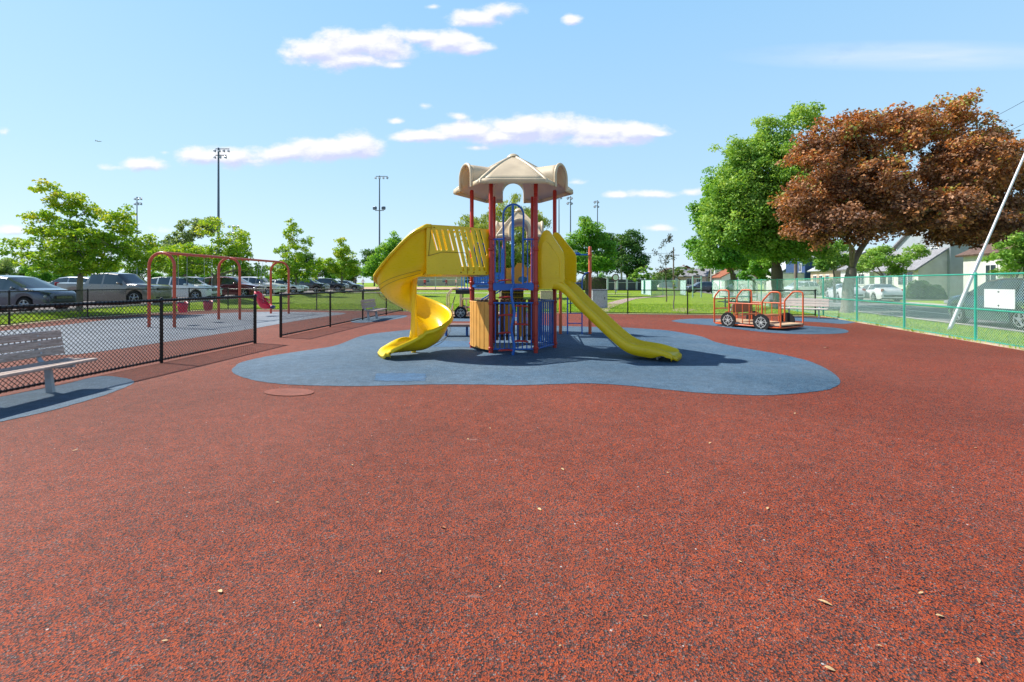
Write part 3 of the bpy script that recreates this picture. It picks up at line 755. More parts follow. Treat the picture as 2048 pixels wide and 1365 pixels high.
MB().plate([(-.16,.3),(.0,.3),(.0,1.0),(-.16,1.0)], [], .02, lambda u,v,w:(u-.05,.62+w,v)).build('activity_panel', m_org2, ps)
MB().plate([(.16,.2),(.26,.2),(.26,1.0),(.16,1.0)], [], .02, lambda u,v,w:(u,.64+w,v)).build('activity_panel', m_org2, ps)
# perforated steps seen under the deck
mb = MB(); nx = 14
for j in range(3):
    z0 = 1.05+.125*j; holes = []
    for i in range(nx):
        cx_ = -.27+i*.0385; 
        for zz in (.032, .082): holes.append([(cx_+.010, z0+zz), (cx_, z0+zz+.011), (cx_-.010, z0+zz), (cx_, z0+zz-.011)])
    mb.plate([(-.30,z0),(.27,z0),(.27,z0+.115),(-.30,z0+.115)], holes, .012, lambda u,v,w,j=j:(u+.0,1.15+.12*j+w,v))
mb.build('perforated_step', m_perf, ps, fixn=False)
MB().box((-.015,1.75,1.22),(.6,.03,.36)).build('riser_panel', m_yel, ps)
# second deck, bridge
SX, SY = .2, 3.65
for dx in (-.48,.48):
    for dy in (-.48,.48): post(SX+dx, SY+dy, 3.0, (2.45,1.5,1.1,.12))
MB().box((SX,SY,1.45),(.96,.96,.08)).build('deck', m_blu, ps)
MB().box((.1,2.0,1.45),(.74,2.3,.07)).build('bridge_deck', m_blu, ps)
bars((-.30,.87),(-.27,3.15),1.53,2.45,16); bars((.47,.87),(.66,3.15),1.53,2.45,16)
roof(SX, SY, 4, .675*math.sqrt(2), R(45), 3.0, 3.86, (0,1,2,3), .29, .16, name='roof', ridge=.035, lip=.045, fascia=.08)
orn = [(-.42,1.5),(.42,1.5),(.42,2.02),(.22,2.05),(.14,2.19),(-.06,2.19),(-.14,2.05),(-.42,2.02)]
hole = [(.12+.13*math.cos(a)*1.2, 1.66+.10*math.sin(a)) for a in [2*math.pi*i/16 for i in range(16)]]
MB().plate(orn, [hole], .04, lambda u,v,w:(SX+u,SY+.46+w,v)).build('activity_panel', m_org2, ps)
MB().box((SX+.12,SY+.53,1.66),(.36,.02,.26)).build('bubble_window', glassy('teal_plastic', (.03,.16,.17), .2), ps)
# blue slotted wall and the rails of the transfer stair behind on the left
holes = []
for i in range(4):
    for j in range(4):
        holes.append([(-.98+i*.16,1.44+j*.10),(-.88+i*.16,1.44+j*.10),(-.88+i*.16,1.47+j*.10),(-.98+i*.16,1.47+j*.10)])
m_lblu = painted('light_blue_plastic', (.02,.24,.60), .4, .5, .1, 4)
MB().plate([(-1.30,1.36),(-.28,1.36),(-.28,1.86),(-1.15,1.86),(-1.22,1.78)], holes, .05, lambda u,v,w:(u,3.3+w,v)).build('climbing_panel', m_lblu, ps)
bars((-1.66,3.3),(-1.30,3.3),1.36,1.86,3,mat=m_lblu)
MB().box((-1.52,3.3,1.27),(.42,.5,.12)).build('transfer_step', m_darkplastic, ps)
for dx in (0,.12): MB().path([(-.15-dx,2.3,1.45),(-.98-dx,2.3,.95),(-1.02-dx,2.3,.2),(-1.02-dx,2.3,0)], .02, 8).build('handrail', m_blu, ps, smooth=60)
post(XY(945,14.5)-HX, 14.7-HY, 1.9, (1.5,))
# overhead ring ladder at the back right
OX1, OX2, OY = XY(1121,14.1)-HX, XY(1180,14.1)-HX, 14.1-HY
for x in (OX1, OX2): post(x, OY, 2.62, (2.39, 1.86), mat=m_orange, r=.048)
mb = MB(); mb.tube((OX1,OY,2.39),(OX2,OY,2.39),.022); mb.box(((OX1+OX2)/2,OY,2.42),(.3,.12,.06),bev=.02)
mb.tube(((OX1+OX2)/2,OY,2.42),(SX+.5,SY+.5,2.42),.03); mb.build('overhead_beam', m_blu, ps, smooth=40)
mid = Vector(((OX1+OX2)/2,OY,2.40)); e2 = Vector((SX+.5,SY+.5,2.40)); 
for k in (.12,.38,.62,.86):
    c = mid.lerp(e2, k); 
    MB().path([c+Vector((-.02,0,0)),c+Vector((-.2,0,-.23)),c+Vector((-.17,0,-.29)),c+Vector((.17,0,-.29)),c+Vector((.2,0,-.23)),c+Vector((.02,0,0))], .014, 8).build('hanging_ring', m_blu, ps, smooth=50)
mb = MB(); xl, xr = XY(1135,14.0)-HX, XY(1164,14.0)-HX; yl = OY-.1
for x, s, px_ in ((xr,1,OX2),(xl,-1,OX1)):
    mb.path([(x,yl,0),(x,yl,1.6),(x+s*.03,yl,1.74),(x+s*.1,yl,1.83),(px_,OY,1.87)], .02, 8)
for z in (.34,.64,.94,1.24,1.54): mb.tube((xl,yl,z),(xr,yl,z),.014)
mb.build('ladder', m_blu, ps, smooth=50)
# ---------------------------------------------------------------- spiral slide
Cx, Cy = -2.16-HX, 10.33-HY
d = Vector((-math.cos(R(30)), -math.sin(R(30)), 0)); fm = Vector((hexc[3][0]+hexc[4][0], hexc[3][1]+hexc[4][1], 0))/2; e0 = Vector((.5, -.866, 0))
def lerp_tab(tab, x):
    for (a, b), (c, dd) in zip(tab, tab[1:]):
        if x <= c: k = (x-a)/(c-a); k = max(0,min(1,k)); return b+(dd-b)*k
    return tab[-1][1]
wallt = [(-20,1.03),(0,1.02),(20,.92),(45,.66),(60,.54),(75,.44),(90,.40),(130,.40),(200,.42),(290,.42),(330,.43),(350,.40),(362,.39)]
ZBT = [(-20,1.73),(0,1.72),(45,1.56),(90,1.34),(180,.93),(270,.51),(315,.28),(345,.16),(375,.13)]
def zb(p): return sum(lerp_tab(ZBT, p+o) for o in (-15,-7,0,7,15))/5
rows = []
def prof(w, inner):
    return [(.045, inner), (.085,.10+.3*(inner-.16)*(inner>.16)), (.14,.035), (.25,-.005), (.38,-.03), (.52,-.015), (.63,.04), (.71,.13), (.765,.27 if w>.3 else w*.7), (.79,w-.03), (.80,w), (.82,w+.012), (.84,w-.005), (.842,w-.05)]
C3 = Vector((Cx, Cy, 0))
N1 = 96
for i in range(N1+1):
    p = 362*i/N1; a = R(-60-p); ev = Vector((math.cos(a), math.sin(a), 0)); w = lerp_tab(wallt, p)
    rows.append([C3 + ev*r + Vector((0,0,zb(p)+h)) for r, h in prof(w, .18)])
rows.insert(0, [Vector(q) - d*.10 for q in rows[0]])
ee = Vector((math.cos(R(-60)), math.sin(R(-60)), 0))
for i in range(1, 15):
    s = .72*i/14; k = i/14; w = .39 - .28*k**.75; inn = .18 + .14*math.sin(k*math.pi) - .08*k
    z = zb(362) - .02*k - (.02*k**6)
    ww = 1 + 0*k
    rows.append([C3 + ee*(r*ww) + d*(s + (.05 if .1 < r < .75 else 0)*k) + Vector((0,0,z+h*(1-.45*k) if r < .76 else z+h)) for r, h in prof(w, inn)])
lipr = [Vector(p) + d*.035 + Vector((0,0,-.03)) for p in rows[-1]]; rows.append(lipr); rows.append([Vector(p)+Vector((0,0,-.06)) - d*.01 for p in lipr])
sp = MB().grid([[tuple(p) for p in r] for r in rows]).build('spiral_slide', m_yel, ps, smooth=50); solid(sp, .022, 1)
m_seam = painted('seam', (.30,.18,.01), .6)
MB().lathe((Cx,Cy,0), [(.05,-.02),(.055,.18),(.12,.30),(.075,.5),(.06,.8),(.065,1.5),(.10,1.74),(.05,1.82)], 20).build('centre_column', m_yel, sp, smooth=60)
# mould lines along the outer wall
for h in (.10,.17):
    MB().path([C3 + Vector((math.cos(R(-60-p)), math.sin(R(-60-p)), 0))*(.795 if h>.12 else .745) + Vector((0,0,zb(p)+h-.05)) for p in range(8, 350, 6)], .005, 5).build('mould_line', m_seam, sp, fixn=False)
# bedway walls with slots
def W(off): return lambda s_, z_, w_: tuple(fm + d*s_ + e0*(off+w_) + Vector((0,0,z_)))
def slot(x0,y0,x1,y1,hw):
    def cv(x, y):
        s_ = (975-(740+x/4.708))/137*1.44; D_ = 10.2-.5*s_; return Vector((s_, 1.55+(566-(440+y/4.708))/939*D_))
    a, b = cv(x0,y0+10), cv(x1,y1-10); dd = (b-a).normalized(); n = Vector((-dd.y, dd.x)); out = []
    a0 = math.atan2(n.y, n.x)
    for c_, st in ((a, 0), (b, math.pi)):
        for i in range(7):
            an = a0 + st + math.pi - math.pi*(6-i)/6 + math.pi*0
            out.append((c_.x+hw*math.cos(an-math.pi*0), c_.y+hw*math.sin(an)))
    return out
SL = [(510,85,562,285),(560,85,600,285),(615,85,655,285),(672,85,722,285),(733,85,775,300),(790,85,830,480),(850,85,882,480),(903,85,942,480),(953,85,998,480),(1003,85,1052,480)]
SL = [(510,85,562,285),(556,85,600,285),(612,85,655,285),(672,85,722,285),(733,85,828,480),(790,85,882,480),(846,85,940,480),(900,85,1000,480),(952,85,1052,480),(1004,85,1072,335)]
outer = [(-.0,1.72),(1.44,1.72),(1.44,2.66),(1.36,2.745),(.6,2.75),(0.0,2.72)]
nw = MB().plate(outer, [slot(*q, .024) for q in SL], .03, W(.385)).build('slide_wall', m_yel, ps, fixn=True); bevel(nw, .008)
nw2 = MB().plate(outer, [slot(*q, .038) for q in SL], .03, W(-.41)).build('slide_wall', m_yel, ps, fixn=True); bevel(nw2, .008)
sl = MB(); sl.path([W(.422)(.53,1.74,0),W(.422)(.53,2.14,0),W(.422)(.58,2.19,0),W(.422)(1.1,2.19,0),W(.422)(1.42,2.10,0)], .006, 5); sl.path([W(.422)(1.40,2.10,0),W(.422)(1.34,2.72,0)], .006, 5)
sl.build('seam', m_seam, nw)
bd = MB(); r0 = []
for s_ in (-.05,.5,1.0,1.42): r0.append([tuple(fm + d*s_ + e0*o_ + Vector((0,0,zz))) for o_, zz in ((-.40,1.80),(-.33,1.755),(-.2,1.73),(0,1.71),(.2,1.73),(.33,1.78),(.385,1.9))])
bo = bd.grid(r0).build('slide_bed', m_yel, ps, smooth=50); solid(bo, .03)
# bolts along the wall
bt = MB()
for s_ in (.08,.38,.68): bt.lathe(W(.425)(s_,1.77,0), [(.016,-.006),(.016,.004),(.008,.008)], 8, M=Matrix.Rotation(R(90),3,'X'))
for s_, z_ in ((1.28,2.69),(.45,2.71)): bt.lathe(W(.425)(s_,z_,0), [(.013,-.006),(.013,.004),(.006,.008)], 8, M=Matrix.Rotation(R(90),3,'X'))
bt.build('bolt', m_seam, nw)
# far hood side, curving round the top of the spiral
hr = []
for i in range(14):
    p = -4 + 60*i/13; a = R(-60-p); ev = Vector((math.cos(a), math.sin(a), 0)); k = i/13
    top = 2.74 - .9*k**1.6; hr.append([tuple(C3 + ev*(.08+.10*q) + Vector((0,0, 1.75 - .2*k + (top-1.75+.2*k)*q))) for q in (0,.2,.4,.6,.8,1)])
ho = MB().grid(hr).build('slide_hood', m_yel, ps, smooth=60); solid(ho, .03)
# ---------------------------------------------------------------- wave slide
w0 = Vector(((hexc[5][0]+hexc[0][0])/2, (hexc[5][1]+hexc[0][1])/2, 0)); wd = Vector((math.cos(R(-29)), math.sin(R(-29)), 0)); wn_ = Vector((-wd.y, wd.x, 0))
rimt = [(0,1.60),(.30,1.61),(.46,1.60),(.58,1.53),(.75,1.375),(.92,1.19),(1.1,1.04),(1.25,.91),(1.45,.73),(1.62,.585),(1.8,.44),(1.95,.345),(2.1,.30),(2.25,.285),(2.4,.27),(2.55,.25),(2.7,.21),(2.78,.17)]
rows = []
def rimz(s):
    # smooth
    return sum(lerp_tab(rimt, s+o) for o in (-.09,-.045,0,.045,.09))/5
NS = 70
for i in range(NS+1):
    s = 2.79*i/NS; rz_ = rimz(s); dp = .185 - .11*ss(2.2,2.79,s); hw = .30 + .03*ss(2.3,2.9,s)
    P = lambda t_, h: tuple(w0 + wd*(s + (0.0 if abs(t_) > hw-.05 else .07*ss(2.6,2.79,s))) + wn_*t_ + Vector((0,0,rz_+h)))
    sk = .16*(1-ss(2.4,2.79,s))
    rows.append([P(-hw-.055,-sk-.03),P(-hw-.058,-.07),P(-hw-.055,-.03),P(-hw-.045,-.005),P(-hw-.025,.006),P(-hw,-.004),P(-hw+.03,-dp*.45),P(-hw+.06,-dp*.85),P(-hw+.12,-dp),P(0,-dp-.008),P(hw-.12,-dp),P(hw-.06,-dp*.85),P(hw-.03,-dp*.45),P(hw,-.004),P(hw+.025,.006),P(hw+.045,-.005),P(hw+.055,-.03),P(hw+.058,-.07),P(hw+.055,-sk-.03)])
r1 = [tuple(Vector(p)+wd*.03+Vector((0,0,-.025))) for p in rows[-1]]; rows.append(r1); rows.append([tuple(Vector(p)+Vector((0,0,-.05))) for p in r1])
m_yel2 = m_yel
ws = MB().grid(rows).build('wave_slide', m_yel2, ps, smooth=50); solid(ws, .02, 1)
for sgn in (-1,1):
    hd = [(-.02,1.40),(-.02,2.30),(.02,2.55),(.09,2.70),(.18,2.72),(.28,2.62),(.42,2.42),(.54,2.24),(.60,2.05),(.60,1.64),(.50,1.55),(.40,1.60),(.30,1.62)]
    hd = [(-.02,1.46),(-.02,1.9),(-.02,2.35),(.02,2.58),(.10,2.70),(.20,2.70),(.30,2.58),(.44,2.40),(.56,2.24),(.60,2.10),(.60,1.85),(.60,1.58),(.585,1.555),(.36,1.555),(.345,1.53),(.33,1.42),(.0,1.42)]
    mbh = MB(); 
    # bulged shell: the lower middle swells outwards
    o = mbh.plate(smooth_loop0(hd, 3), [], .045, lambda u_,v_,w_: tuple(w0 + wd*u_ + wn_*(sgn*(.335+w_ - .10*ss(2.2,2.75,v_))) + Vector((0,0,v_)))).build('slide_hood', m_yel2, ps); bevel(o, .018, 3)
    o = MB().plate(smooth_loop0([(.08,1.66),(.08,1.7),(.08,2.3),(.14,2.44),(.23,2.42),(.44,2.16),(.50,2.02),(.50,1.70),(.50,1.66)], 3), [], .02, lambda u_,v_,w_: tuple(w0 + wd*u_ + wn_*(sgn*(.375+w_)) + Vector((0,0,v_)))).build('hood_panel', m_yel2, ps); bevel(o, .012, 3)
for s_, t_ in ((2.5,-.12),(2.5,.12)):
    p = w0+wd*s_+wn_*t_; MB().tube((p.x,p.y,-.02),(p.x,p.y,.14),.022).build('slide_foot', m_galv, ws)
# ================================================================ playground furniture
def bench(label, loc, rz, wood, L=1.83, group='park benches round the playground'):
    "local: length along x, sitter faces -y"
    t = thing('park_bench', label, 'bench', loc, rz, group)
    for x in (-L/2+.35, L/2-.35):
        b = MB()
        prof = [(x,.20,0),(x,.13,.22),(x,.10,.36)]
        b.plate([(.0,0),(.10,0),(.125,.36),(.05,.36)], [], .045, lambda u,v,w,x=x:(x-.022+w,.02+u-.1+.1,v))
        b.path([(x,-.26,.395),(x,.0,.375),(x,.13,.39),(x,.22,.46),(x,.27,.60),(x,.315,.86)], [.022,.026,.03,.028,.024,.018], 8)
        b.build('bench_frame', m_alu, t, smooth=45)
    for i, (y, z) in enumerate(((-.235,.425),(-.12,.425),(-.005,.425),(.11,.432))):
        MB().box((0,y,z), (L,.098,.038), bev=.008).build('seat_slat', wood, t, smooth=30)
    tilt = Matrix.Rotation(R(-11), 3, 'X')
    for y, z in ((.225,.565),(.248,.685),(.27,.805)):
        o = MB().box((0,y,z), (L,.038,.104), M=tilt, bev=.008).build('back_slat', wood, t, smooth=30)
        b = MB()
        for x in (-L/2+.35, L/2-.35): b.lathe((x,y-.018,z), [(.014,0),(.014,.006),(.006,.01)], 8, M=Matrix.Rotation(R(79),3,'X'))
        b.build('bolt', m_galv, o)
    return t
# along the near fence: sitter faces +x
bench('weathered grey wooden bench nearest the camera, in front of the low black fence', (-6.38, 6.0, 0), R(90), m_wood)
bench('small distant grey bench in front of the black fence left of the spiral slide', (-5.72, 19.55, 0), R(90), m_wood)
bench('bleached pale wooden bench in the corner by the green fence behind the orange play bus', (12.75, 20.55, 0), R(-41), m_wood2)
# low deck bench behind the tower
t = thing('low_bench', 'low brown topped bench with blue legs between the spiral slide and the slatted panel', 'bench', (-1.35, 13.55, 0))
MB().box((0,0,.33),(1.5,.42,.07),bev=.01).build('bench_top', painted('brown_top',(.23,.15,.13),.6), t)
for x in (-.55,.05,.6): MB().tube((x,0,0),(x,0,.30),.035).build('leg', m_blu, t)
# play bus ---------------------------------------------------------
def wheel_art(c, nrm_sign):
    "flat wheel plate, thin along local y"
    return c
def play_bus(label, loc, rz, mat, deckmat, group, seatcol):
    t = thing('play_bus', label, 'play bus', loc, rz, group)
    L, Wd = 2.4, 1.4
    MB().plate([(0,0),(L,0),(L,Wd),(0,Wd)], [], .04, lambda u_,v_,w_:(u_,v_,.16+w_)).build('floor', deckmat, t)
    MB().path([(.12,-.03,.10),(L-.1,-.03,.10),(L+.0,.08,.10),(L+.02,Wd-.1,.10),(L-.1,Wd+.03,.10),(.12,Wd+.03,.10),(0,Wd-.1,.10),(0,.1,.10)], .028, 8, closed=True).build('bumper_rail', mat, t, smooth=60)
    for v_ in (0, Wd):
        MB().path([(.03,v_,.12),(.03,v_,1.0),(.06,v_,1.07),(.22,v_,1.27),(.30,v_,1.29),(.50,v_,1.29),(.57,v_,1.27),(.60,v_,1.2),(.60,v_,.16)], .027, 8).build('front_hoop', mat, t, smooth=60)
        MB().path([(1.78,v_,.16),(1.78,v_,.90),(1.81,v_,.97),(2.05,v_,1.23),(2.12,v_,1.25),(2.28,v_,1.25),(2.36,v_,1.22),(2.38,v_,1.14),(2.38,v_,.12)], .027, 8).build('rear_hoop', mat, t, smooth=60)
        b = MB(); b.tube((.60,v_,.84),(1.78,v_,.84),.022)
        for x in (.85,1.1,1.34,1.58): b.tube((x,v_,.17),(x,v_,.84),.016,n=6)
        b.build('side_rail', mat, t, smooth=50)
    b = MB()
    for z in (.97,.62): b.tube((.03,0,z),(.03,Wd,z),.02)
    b.build('front_rail', mat, t, smooth=50)
    b = MB(); b.path([(.25,.35,.18),(.25,.35,.5),(.25,.85,.5),(.25,.85,.18)], .018, 6); b.build('seat_frame', mat, t, smooth=50)
    MB().box((.68,.7,.65),(.03,1.2,.30),bev=.01).build('seat_back', seatcol, t)
    MB().box((.88,.7,.45),(.36,1.1,.04),bev=.01).build('bench_seat', seatcol, t)
    MB().box((1.62,.7,.45),(.36,1.1,.04),bev=.01).build('bench_seat', seatcol, t)
    b = MB(); b.tube((.12,.7,.2),(.3,.7,.78),.02); b.build('steering_column', m_galv, t)
    MB().path([(.30+.17*math.cos(a)*.3,.7+.17*math.sin(a),.80+.17*math.cos(a)) for a in [2*math.pi*i/16 for i in range(16)]], .014, 6, closed=True).build('steering_wheel', m_darkplastic, t, smooth=60)
    for u0 in (.62, 1.80):
        for v_, s in ((-.07,-1),(Wd+.07,1)):
            pts = []; r_ = .275
            for i in range(30):
                a = 2*math.pi*i/30; pts.append((r_*math.cos(a), max(-.235, r_*math.sin(a))))
            def fn(q, lift=0): return lambda a_,b_,w_: (u0+a_, v_ + s*(w_+lift), .245+b_)
            o = MB().plate(pts, [], .035, fn(0)).build('wheel', m_rubb, t, smooth=None)
            w = MB(); ring = lambda r: [(r*math.cos(2*math.pi*i/28), r*math.sin(2*math.pi*i/28)) for i in range(28)]
            w.plate(ring(.172), [ring(.160)], .006, fn(0,.036)); w.plate(ring(.045), [], .006, fn(0,.036))
            for k in range(5):
                a = R(90+72*k); ca, sa = math.cos(a), math.sin(a)
                petal = [(ca*p-sa*q, sa*p+ca*q) for p, q in ((.055,-.018),(.10,-.036),(.148,-.045),(.148,.045),(.10,.036),(.055,.018))]
                hol = [(ca*p-sa*q, sa*p+ca*q) for p, q in ((.078,-.016),(.136,-.034),(.136,.034),(.078,.016))]
                w.plate(petal, [hol], .006, fn(0,.036))
            for k in range(4):
                a = R(90*k); c2, s2 = math.cos(a), math.sin(a)
                w.plate([(c2*p-s2*q, s2*p+c2*q) for p, q in ((.175,-.016),(.212,0),(.175,.016))], [], .006, fn(0,.036))
            w.build('hub_pattern', painted('hub_grey',(.55,.55,.53),.5), o, fixn=True)
            for dx in (-.14,.14): MB().box((u0+dx, v_+s*.06, .012),(.06,.06,.02)).build('foot_plate', m_galv, o)
    return t
# local x from the front hoop to the rear, local y away from the camera
bx = Vector((8.6-7.3, 14.96-17.0)); ang = math.atan2(bx.y, bx.x)
play_bus('orange tube framed play bus with four flat wheels on the blue oval', (7.30, 17.0, 0), ang, m_orange, painted('tan_deck',(.62,.42,.26),.6), 'play buses', painted('brown_seat',(.36,.13,.05),.5))
m_tanp = painted('tan_paint', (.62,.47,.26), .45)
play_bus('tan tube framed play bus half hidden behind the brown slatted panel', (-2.85, 20.35, 0), R(4), m_tanp, painted('tan_deck',(.62,.42,.26),.6), 'play buses', painted('brown_seat',(.36,.13,.05),.5))
# swings -----------------------------------------------------------
A1 = (-12.05, 16.15); A3 = (-11.55, 23.35); da = (Vector(A3)-Vector(A1)); La = da.length; aa = math.atan2(da.y, da.x)
t = thing('swing_set', 'red arched swing frame standing on the faded blue surface', 'swing frame', (A1[0], A1[1], 0), aa)
for u_ in (0, La*.48, La):
    pts = [(u_,-.46,0),(u_,-.46,1.2),(u_,-.46,2.12)]
    for i in range(1, 12):
        a = math.pi - math.pi*i/12; pts.append((u_, .46*math.cos(a), 2.12+.46*math.sin(a)))
    pts += [(u_,.46,2.12),(u_,.46,1.2),(u_,.46,0)]
    MB().path(pts, .05, 12).build('arch', m_swing, t, smooth=60)
b = MB(); b.tube((0,0,2.585),(La,0,2.585),.05,n=12)
bm_ = b.build('top_beam', m_swing, t, smooth=60)
hang = [(La*.10,La*.16),(La*.28,La*.34),(La*.60,La*.66),(La*.76,La*.84)]
for h in hang:
    for q in h: MB().tube((q,0,2.59),(q,0,2.49),.022).build('swing_hanger', m_swing, bm_, smooth=60)
def chain(mb, a, b):
    a = Vector(a); b = Vector(b); n = int((b-a).length/.05); d_ = (b-a).normalized(); sd_ = d_.cross(Vector((1,.3,0))).normalized(); s2 = d_.cross(sd_)
    for i in range(n):
        c0 = a.lerp(b, i/n); c1 = a.lerp(b, (i+1.15)/n); q = (sd_ if i % 2 else s2)*.009
        mb.path([c0, c0.lerp(c1,.5)+q, c1, c0.lerp(c1,.5)-q], .0035, 4, closed=True, cap=False)
def swing_loc(u_): return (A1[0]+math.cos(aa)*u_, A1[1]+math.sin(aa)*u_)
def bucket(u_, label, mat):
    x, y = swing_loc(u_); t = thing('bucket_swing', label, 'swing', (x, y, .46), aa, 'bucket swings on the red frame')
    rows = []
    for k, (rx_, ry_, z) in enumerate(((.05,.05,0),(.13,.11,.01),(.17,.14,.08),(.18,.15,.20),(.19,.155,.36))):
        rows.append([(rx_*math.cos(2*math.pi*i/20), ry_*math.sin(2*math.pi*i/20), z + (.04*math.cos(4*math.pi*i/20) if k > 3 else 0)) for i in range(20)])
    o = MB().grid(rows, closed=True).build('seat', mat, t, smooth=60); solid(o, .02)
    MB().path([(.195*math.cos(2*math.pi*i/20), .16*math.sin(2*math.pi*i/20), .36+.04*math.cos(4*math.pi*i/20)) for i in range(20)], .014, 6, closed=True).build('rim', m_navy, t, smooth=60)
    for s in (-1, 1):
        c = MB(); chain(c, (s*.19,0,.40), (s*La*.03,0,2.04)); c.build('chain', m_galv, t, fixn=False)
bucket(La*.13, 'red bucket swing seat hanging nearest the first arch', m_swred)
bucket(La*.31, 'red and navy bucket swing seat hanging beside the middle arch', painted('dull_red_plastic', (.5,.04,.06), .4))
x, y = swing_loc(La*.80); t = thing('adaptive_swing', 'large reclined red swing seat with high back in the far bay', 'swing', (x+.1, y-.15, .33), aa)
# high back shell, reclining: local y across, seat opens to the right of the photo
rows = []
spine = [(.42,.07),(.30,.02),(.12,.0),(-.05,.05),(-.16,.20),(-.24,.42),(-.32,.66),(-.36,.80)]
for k, (px_, pz_) in enumerate(spine):
    wv = (.20,.26,.29,.30,.30,.29,.25,.15)[k]; dep = (.12,.24,.30,.32,.31,.27,.20,.10)[k]
    n_ = Vector((spine[min(k+1,7)][1]-spine[max(k-1,0)][1], 0, -(spine[min(k+1,7)][0]-spine[max(k-1,0)][0]))).normalized()
    rows.append([tuple(Vector((px_, wv*math.sin(a), pz_)) + n_*dep*(1-math.cos(a))*1.0) for a in [R(-80+160*i/12) for i in range(13)]])
Mx = Matrix.Rotation(-aa, 3, 'Z')
rows = [[tuple(Mx @ Vector(p)) for p in r] for r in rows]
o = MB().grid(rows).build('seat_shell', m_swred, t, smooth=60); solid(o, .035, 0)
o = MB().path([Mx @ Vector(p) for p in ((-.12,-.24,.52),(.06,-.24,.48),(.2,-.2,.36),(.24,0,.33),(.2,.2,.36),(.06,.24,.48),(-.12,.24,.52))], .03, 8).build('restraint_bar', painted('dark_red_plastic',(.35,.01,.03),.4), t, smooth=60)
MB().lathe(Mx @ Vector((.46,0,.10)), [(.0,-.16),(.07,-.13),(.085,0),(.07,.13),(0,.16)], 12, M=Mx @ Matrix.Rotation(R(90),3,'X')).build('knee_pad', m_navy, t, smooth=60)
for s in (-1, 1):
    for f_ in ((-.28,.70),(.16,.34)):
        c = MB(); chain(c, Mx @ Vector((f_[0], s*.24, f_[1])), (s*.14+.0,.1,2.16)); c.build('chain', m_galv, t, fixn=False)
# ---------------------------------------------------------------- items beyond the back fence
def cabinet(label, px0, px1, d_, h, mat, zrot=0):
    x0, x1 = XY(px0, d_), XY(px1, d_); c = ((x0+x1)/2, d_+.15, gz_lin((x0+x1)/2, d_)); t = thing('utility_cabinet', label, 'cabinet', c, zrot)
    w = x1-x0; MB().box((0,0,h/2), (w,.35,h), bev=.02).build('cabinet_body', mat, t, smooth=30)
    MB().box((0,0,h+.015), (w+.05,.40,.03), bev=.008).build('cabinet_lid', mat, t)
    MB().box((0,-.18,h/2), (w-.1,.012,h-.12), bev=.004).build('cabinet_door', mat, t); MB().box((w*.3,-.19,h*.55), (.03,.03,.12)).build('handle', m_darkplastic, t)
cabinet('grey box just past the back fence, right of the wave slide', 1185, 1215, 28.3, 1.12, painted('grey_box', (.42,.42,.50), .6))
cabinet('tan box just past the back fence behind the tower', 1081, 1106, 27.6, 1.05, painted('tan_box', (.62,.46,.33), .6))
# picnic table
t = thing('picnic_table', 'green picnic table under the trees beyond the back fence', 'table', (13.1, 27.2, 0), R(-10))
MB().box((0,0,.75),(1.9,.75,.05),bev=.01).build('table_top', painted('green_table',(.12,.36,.28),.5), t)
for s in (-1,1): MB().box((0,s*.68,.44),(1.9,.27,.05),bev=.01).build('seat', m_grnd, t)
for s in (-1,1):
    b = MB(); b.path([(s*.7,-.68,.42),(s*.7,0,.42),(s*.7,.68,.42)], .03, 6); b.path([(s*.7,0,0),(s*.7,0,.74)], .04, 8); b.path([(s*.7,-.5,.02),(s*.7,.5,.02)], .03, 6); b.build('leg', m_grnd, t)
# ================================================================ poles
def light_pole(label, x, y, ztop, rad, rows_, extra=None, g='sports field light poles', off=0):
    z0 = gz_lin(x, y); t = thing('light_pole', label, 'light pole', (x, y, z0), 0, g); H_ = ztop - z0
    MB().tube((0,0,0),(0,0,H_),rad,rad*.55,n=10).build('pole', m_pole, t, smooth=60)
    def lamp(px_, pz_, r_, par):
        M_ = Matrix.Rotation(R(62),3,'X') @ Matrix.Rotation(R(random.uniform(-12,12)),3,'Y')
        o = MB().lathe((px_,-.25*r_/.35,pz_), [(r_*.35,-r_*.9),(r_*.5,-r_*.3),(r_,r_*.35),(r_,r_*.42)], 12, M=M_).build('floodlight', m_pole, par, smooth=40)
        MB().lathe((px_,-.25*r_/.35,pz_), [(r_*.9,r_*.43),(r_*.7,r_*.5)], 12, M=M_).build('lens', m_lens, o)
    for (dz, n_, wd_, o_, r_) in rows_:
        b = MB(); b.tube((o_-wd_/2,0,H_-dz),(o_+wd_/2,0,H_-dz),rad*.35,n=6); a = b.build('crossarm', m_pole, t)
        for i in range(n_): lamp(o_-wd_/2 + wd_*i/max(1,n_-1), H_-dz-.35, r_, t)
    if extra:
        dz, wd_, r_ = extra; b = MB(); b.tube((-wd_/2,0,H_-dz),(wd_/2,0,H_-dz),rad*.4,n=6); b.build('crossarm', m_pole, t)
        for s in (-1, 1):
            o = MB().box((s*wd_/2,-.2,H_-dz+r_*.9),(r_*1.5,.5,r_*1.3), rz=s*.5, bev=.08).build('floodlight', m_pole, t)
light_pole('tallest light pole, thick, rising behind the yellow-green tree left of the slide', XY(437,66), 66, ZZ(296,66), .20, [(.15,4,1.9,.55,.20),(1.05,3,1.5,.35,.20)])
light_pole('light pole with two lower floodlights just left of the yellow spiral slide', XY(759,81), 81, ZZ(352,81), .17, [(.1,4,2.0,.4,.22)], (6.0,1.5,.42))
light_pole('distant light pole above the big maple at the far left', XY(274,101), 101, ZZ(394,101), .15, [(.2,3,1.3,.4,.26),(1.3,3,1.3,.4,.26)])
light_pole('light pole seen just right of the tan tower roof', XY(1141,100), 100, ZZ(393,100), .18, [(.2,2,.8,-.2,.3),(1.3,2,.8,-.2,.3)])
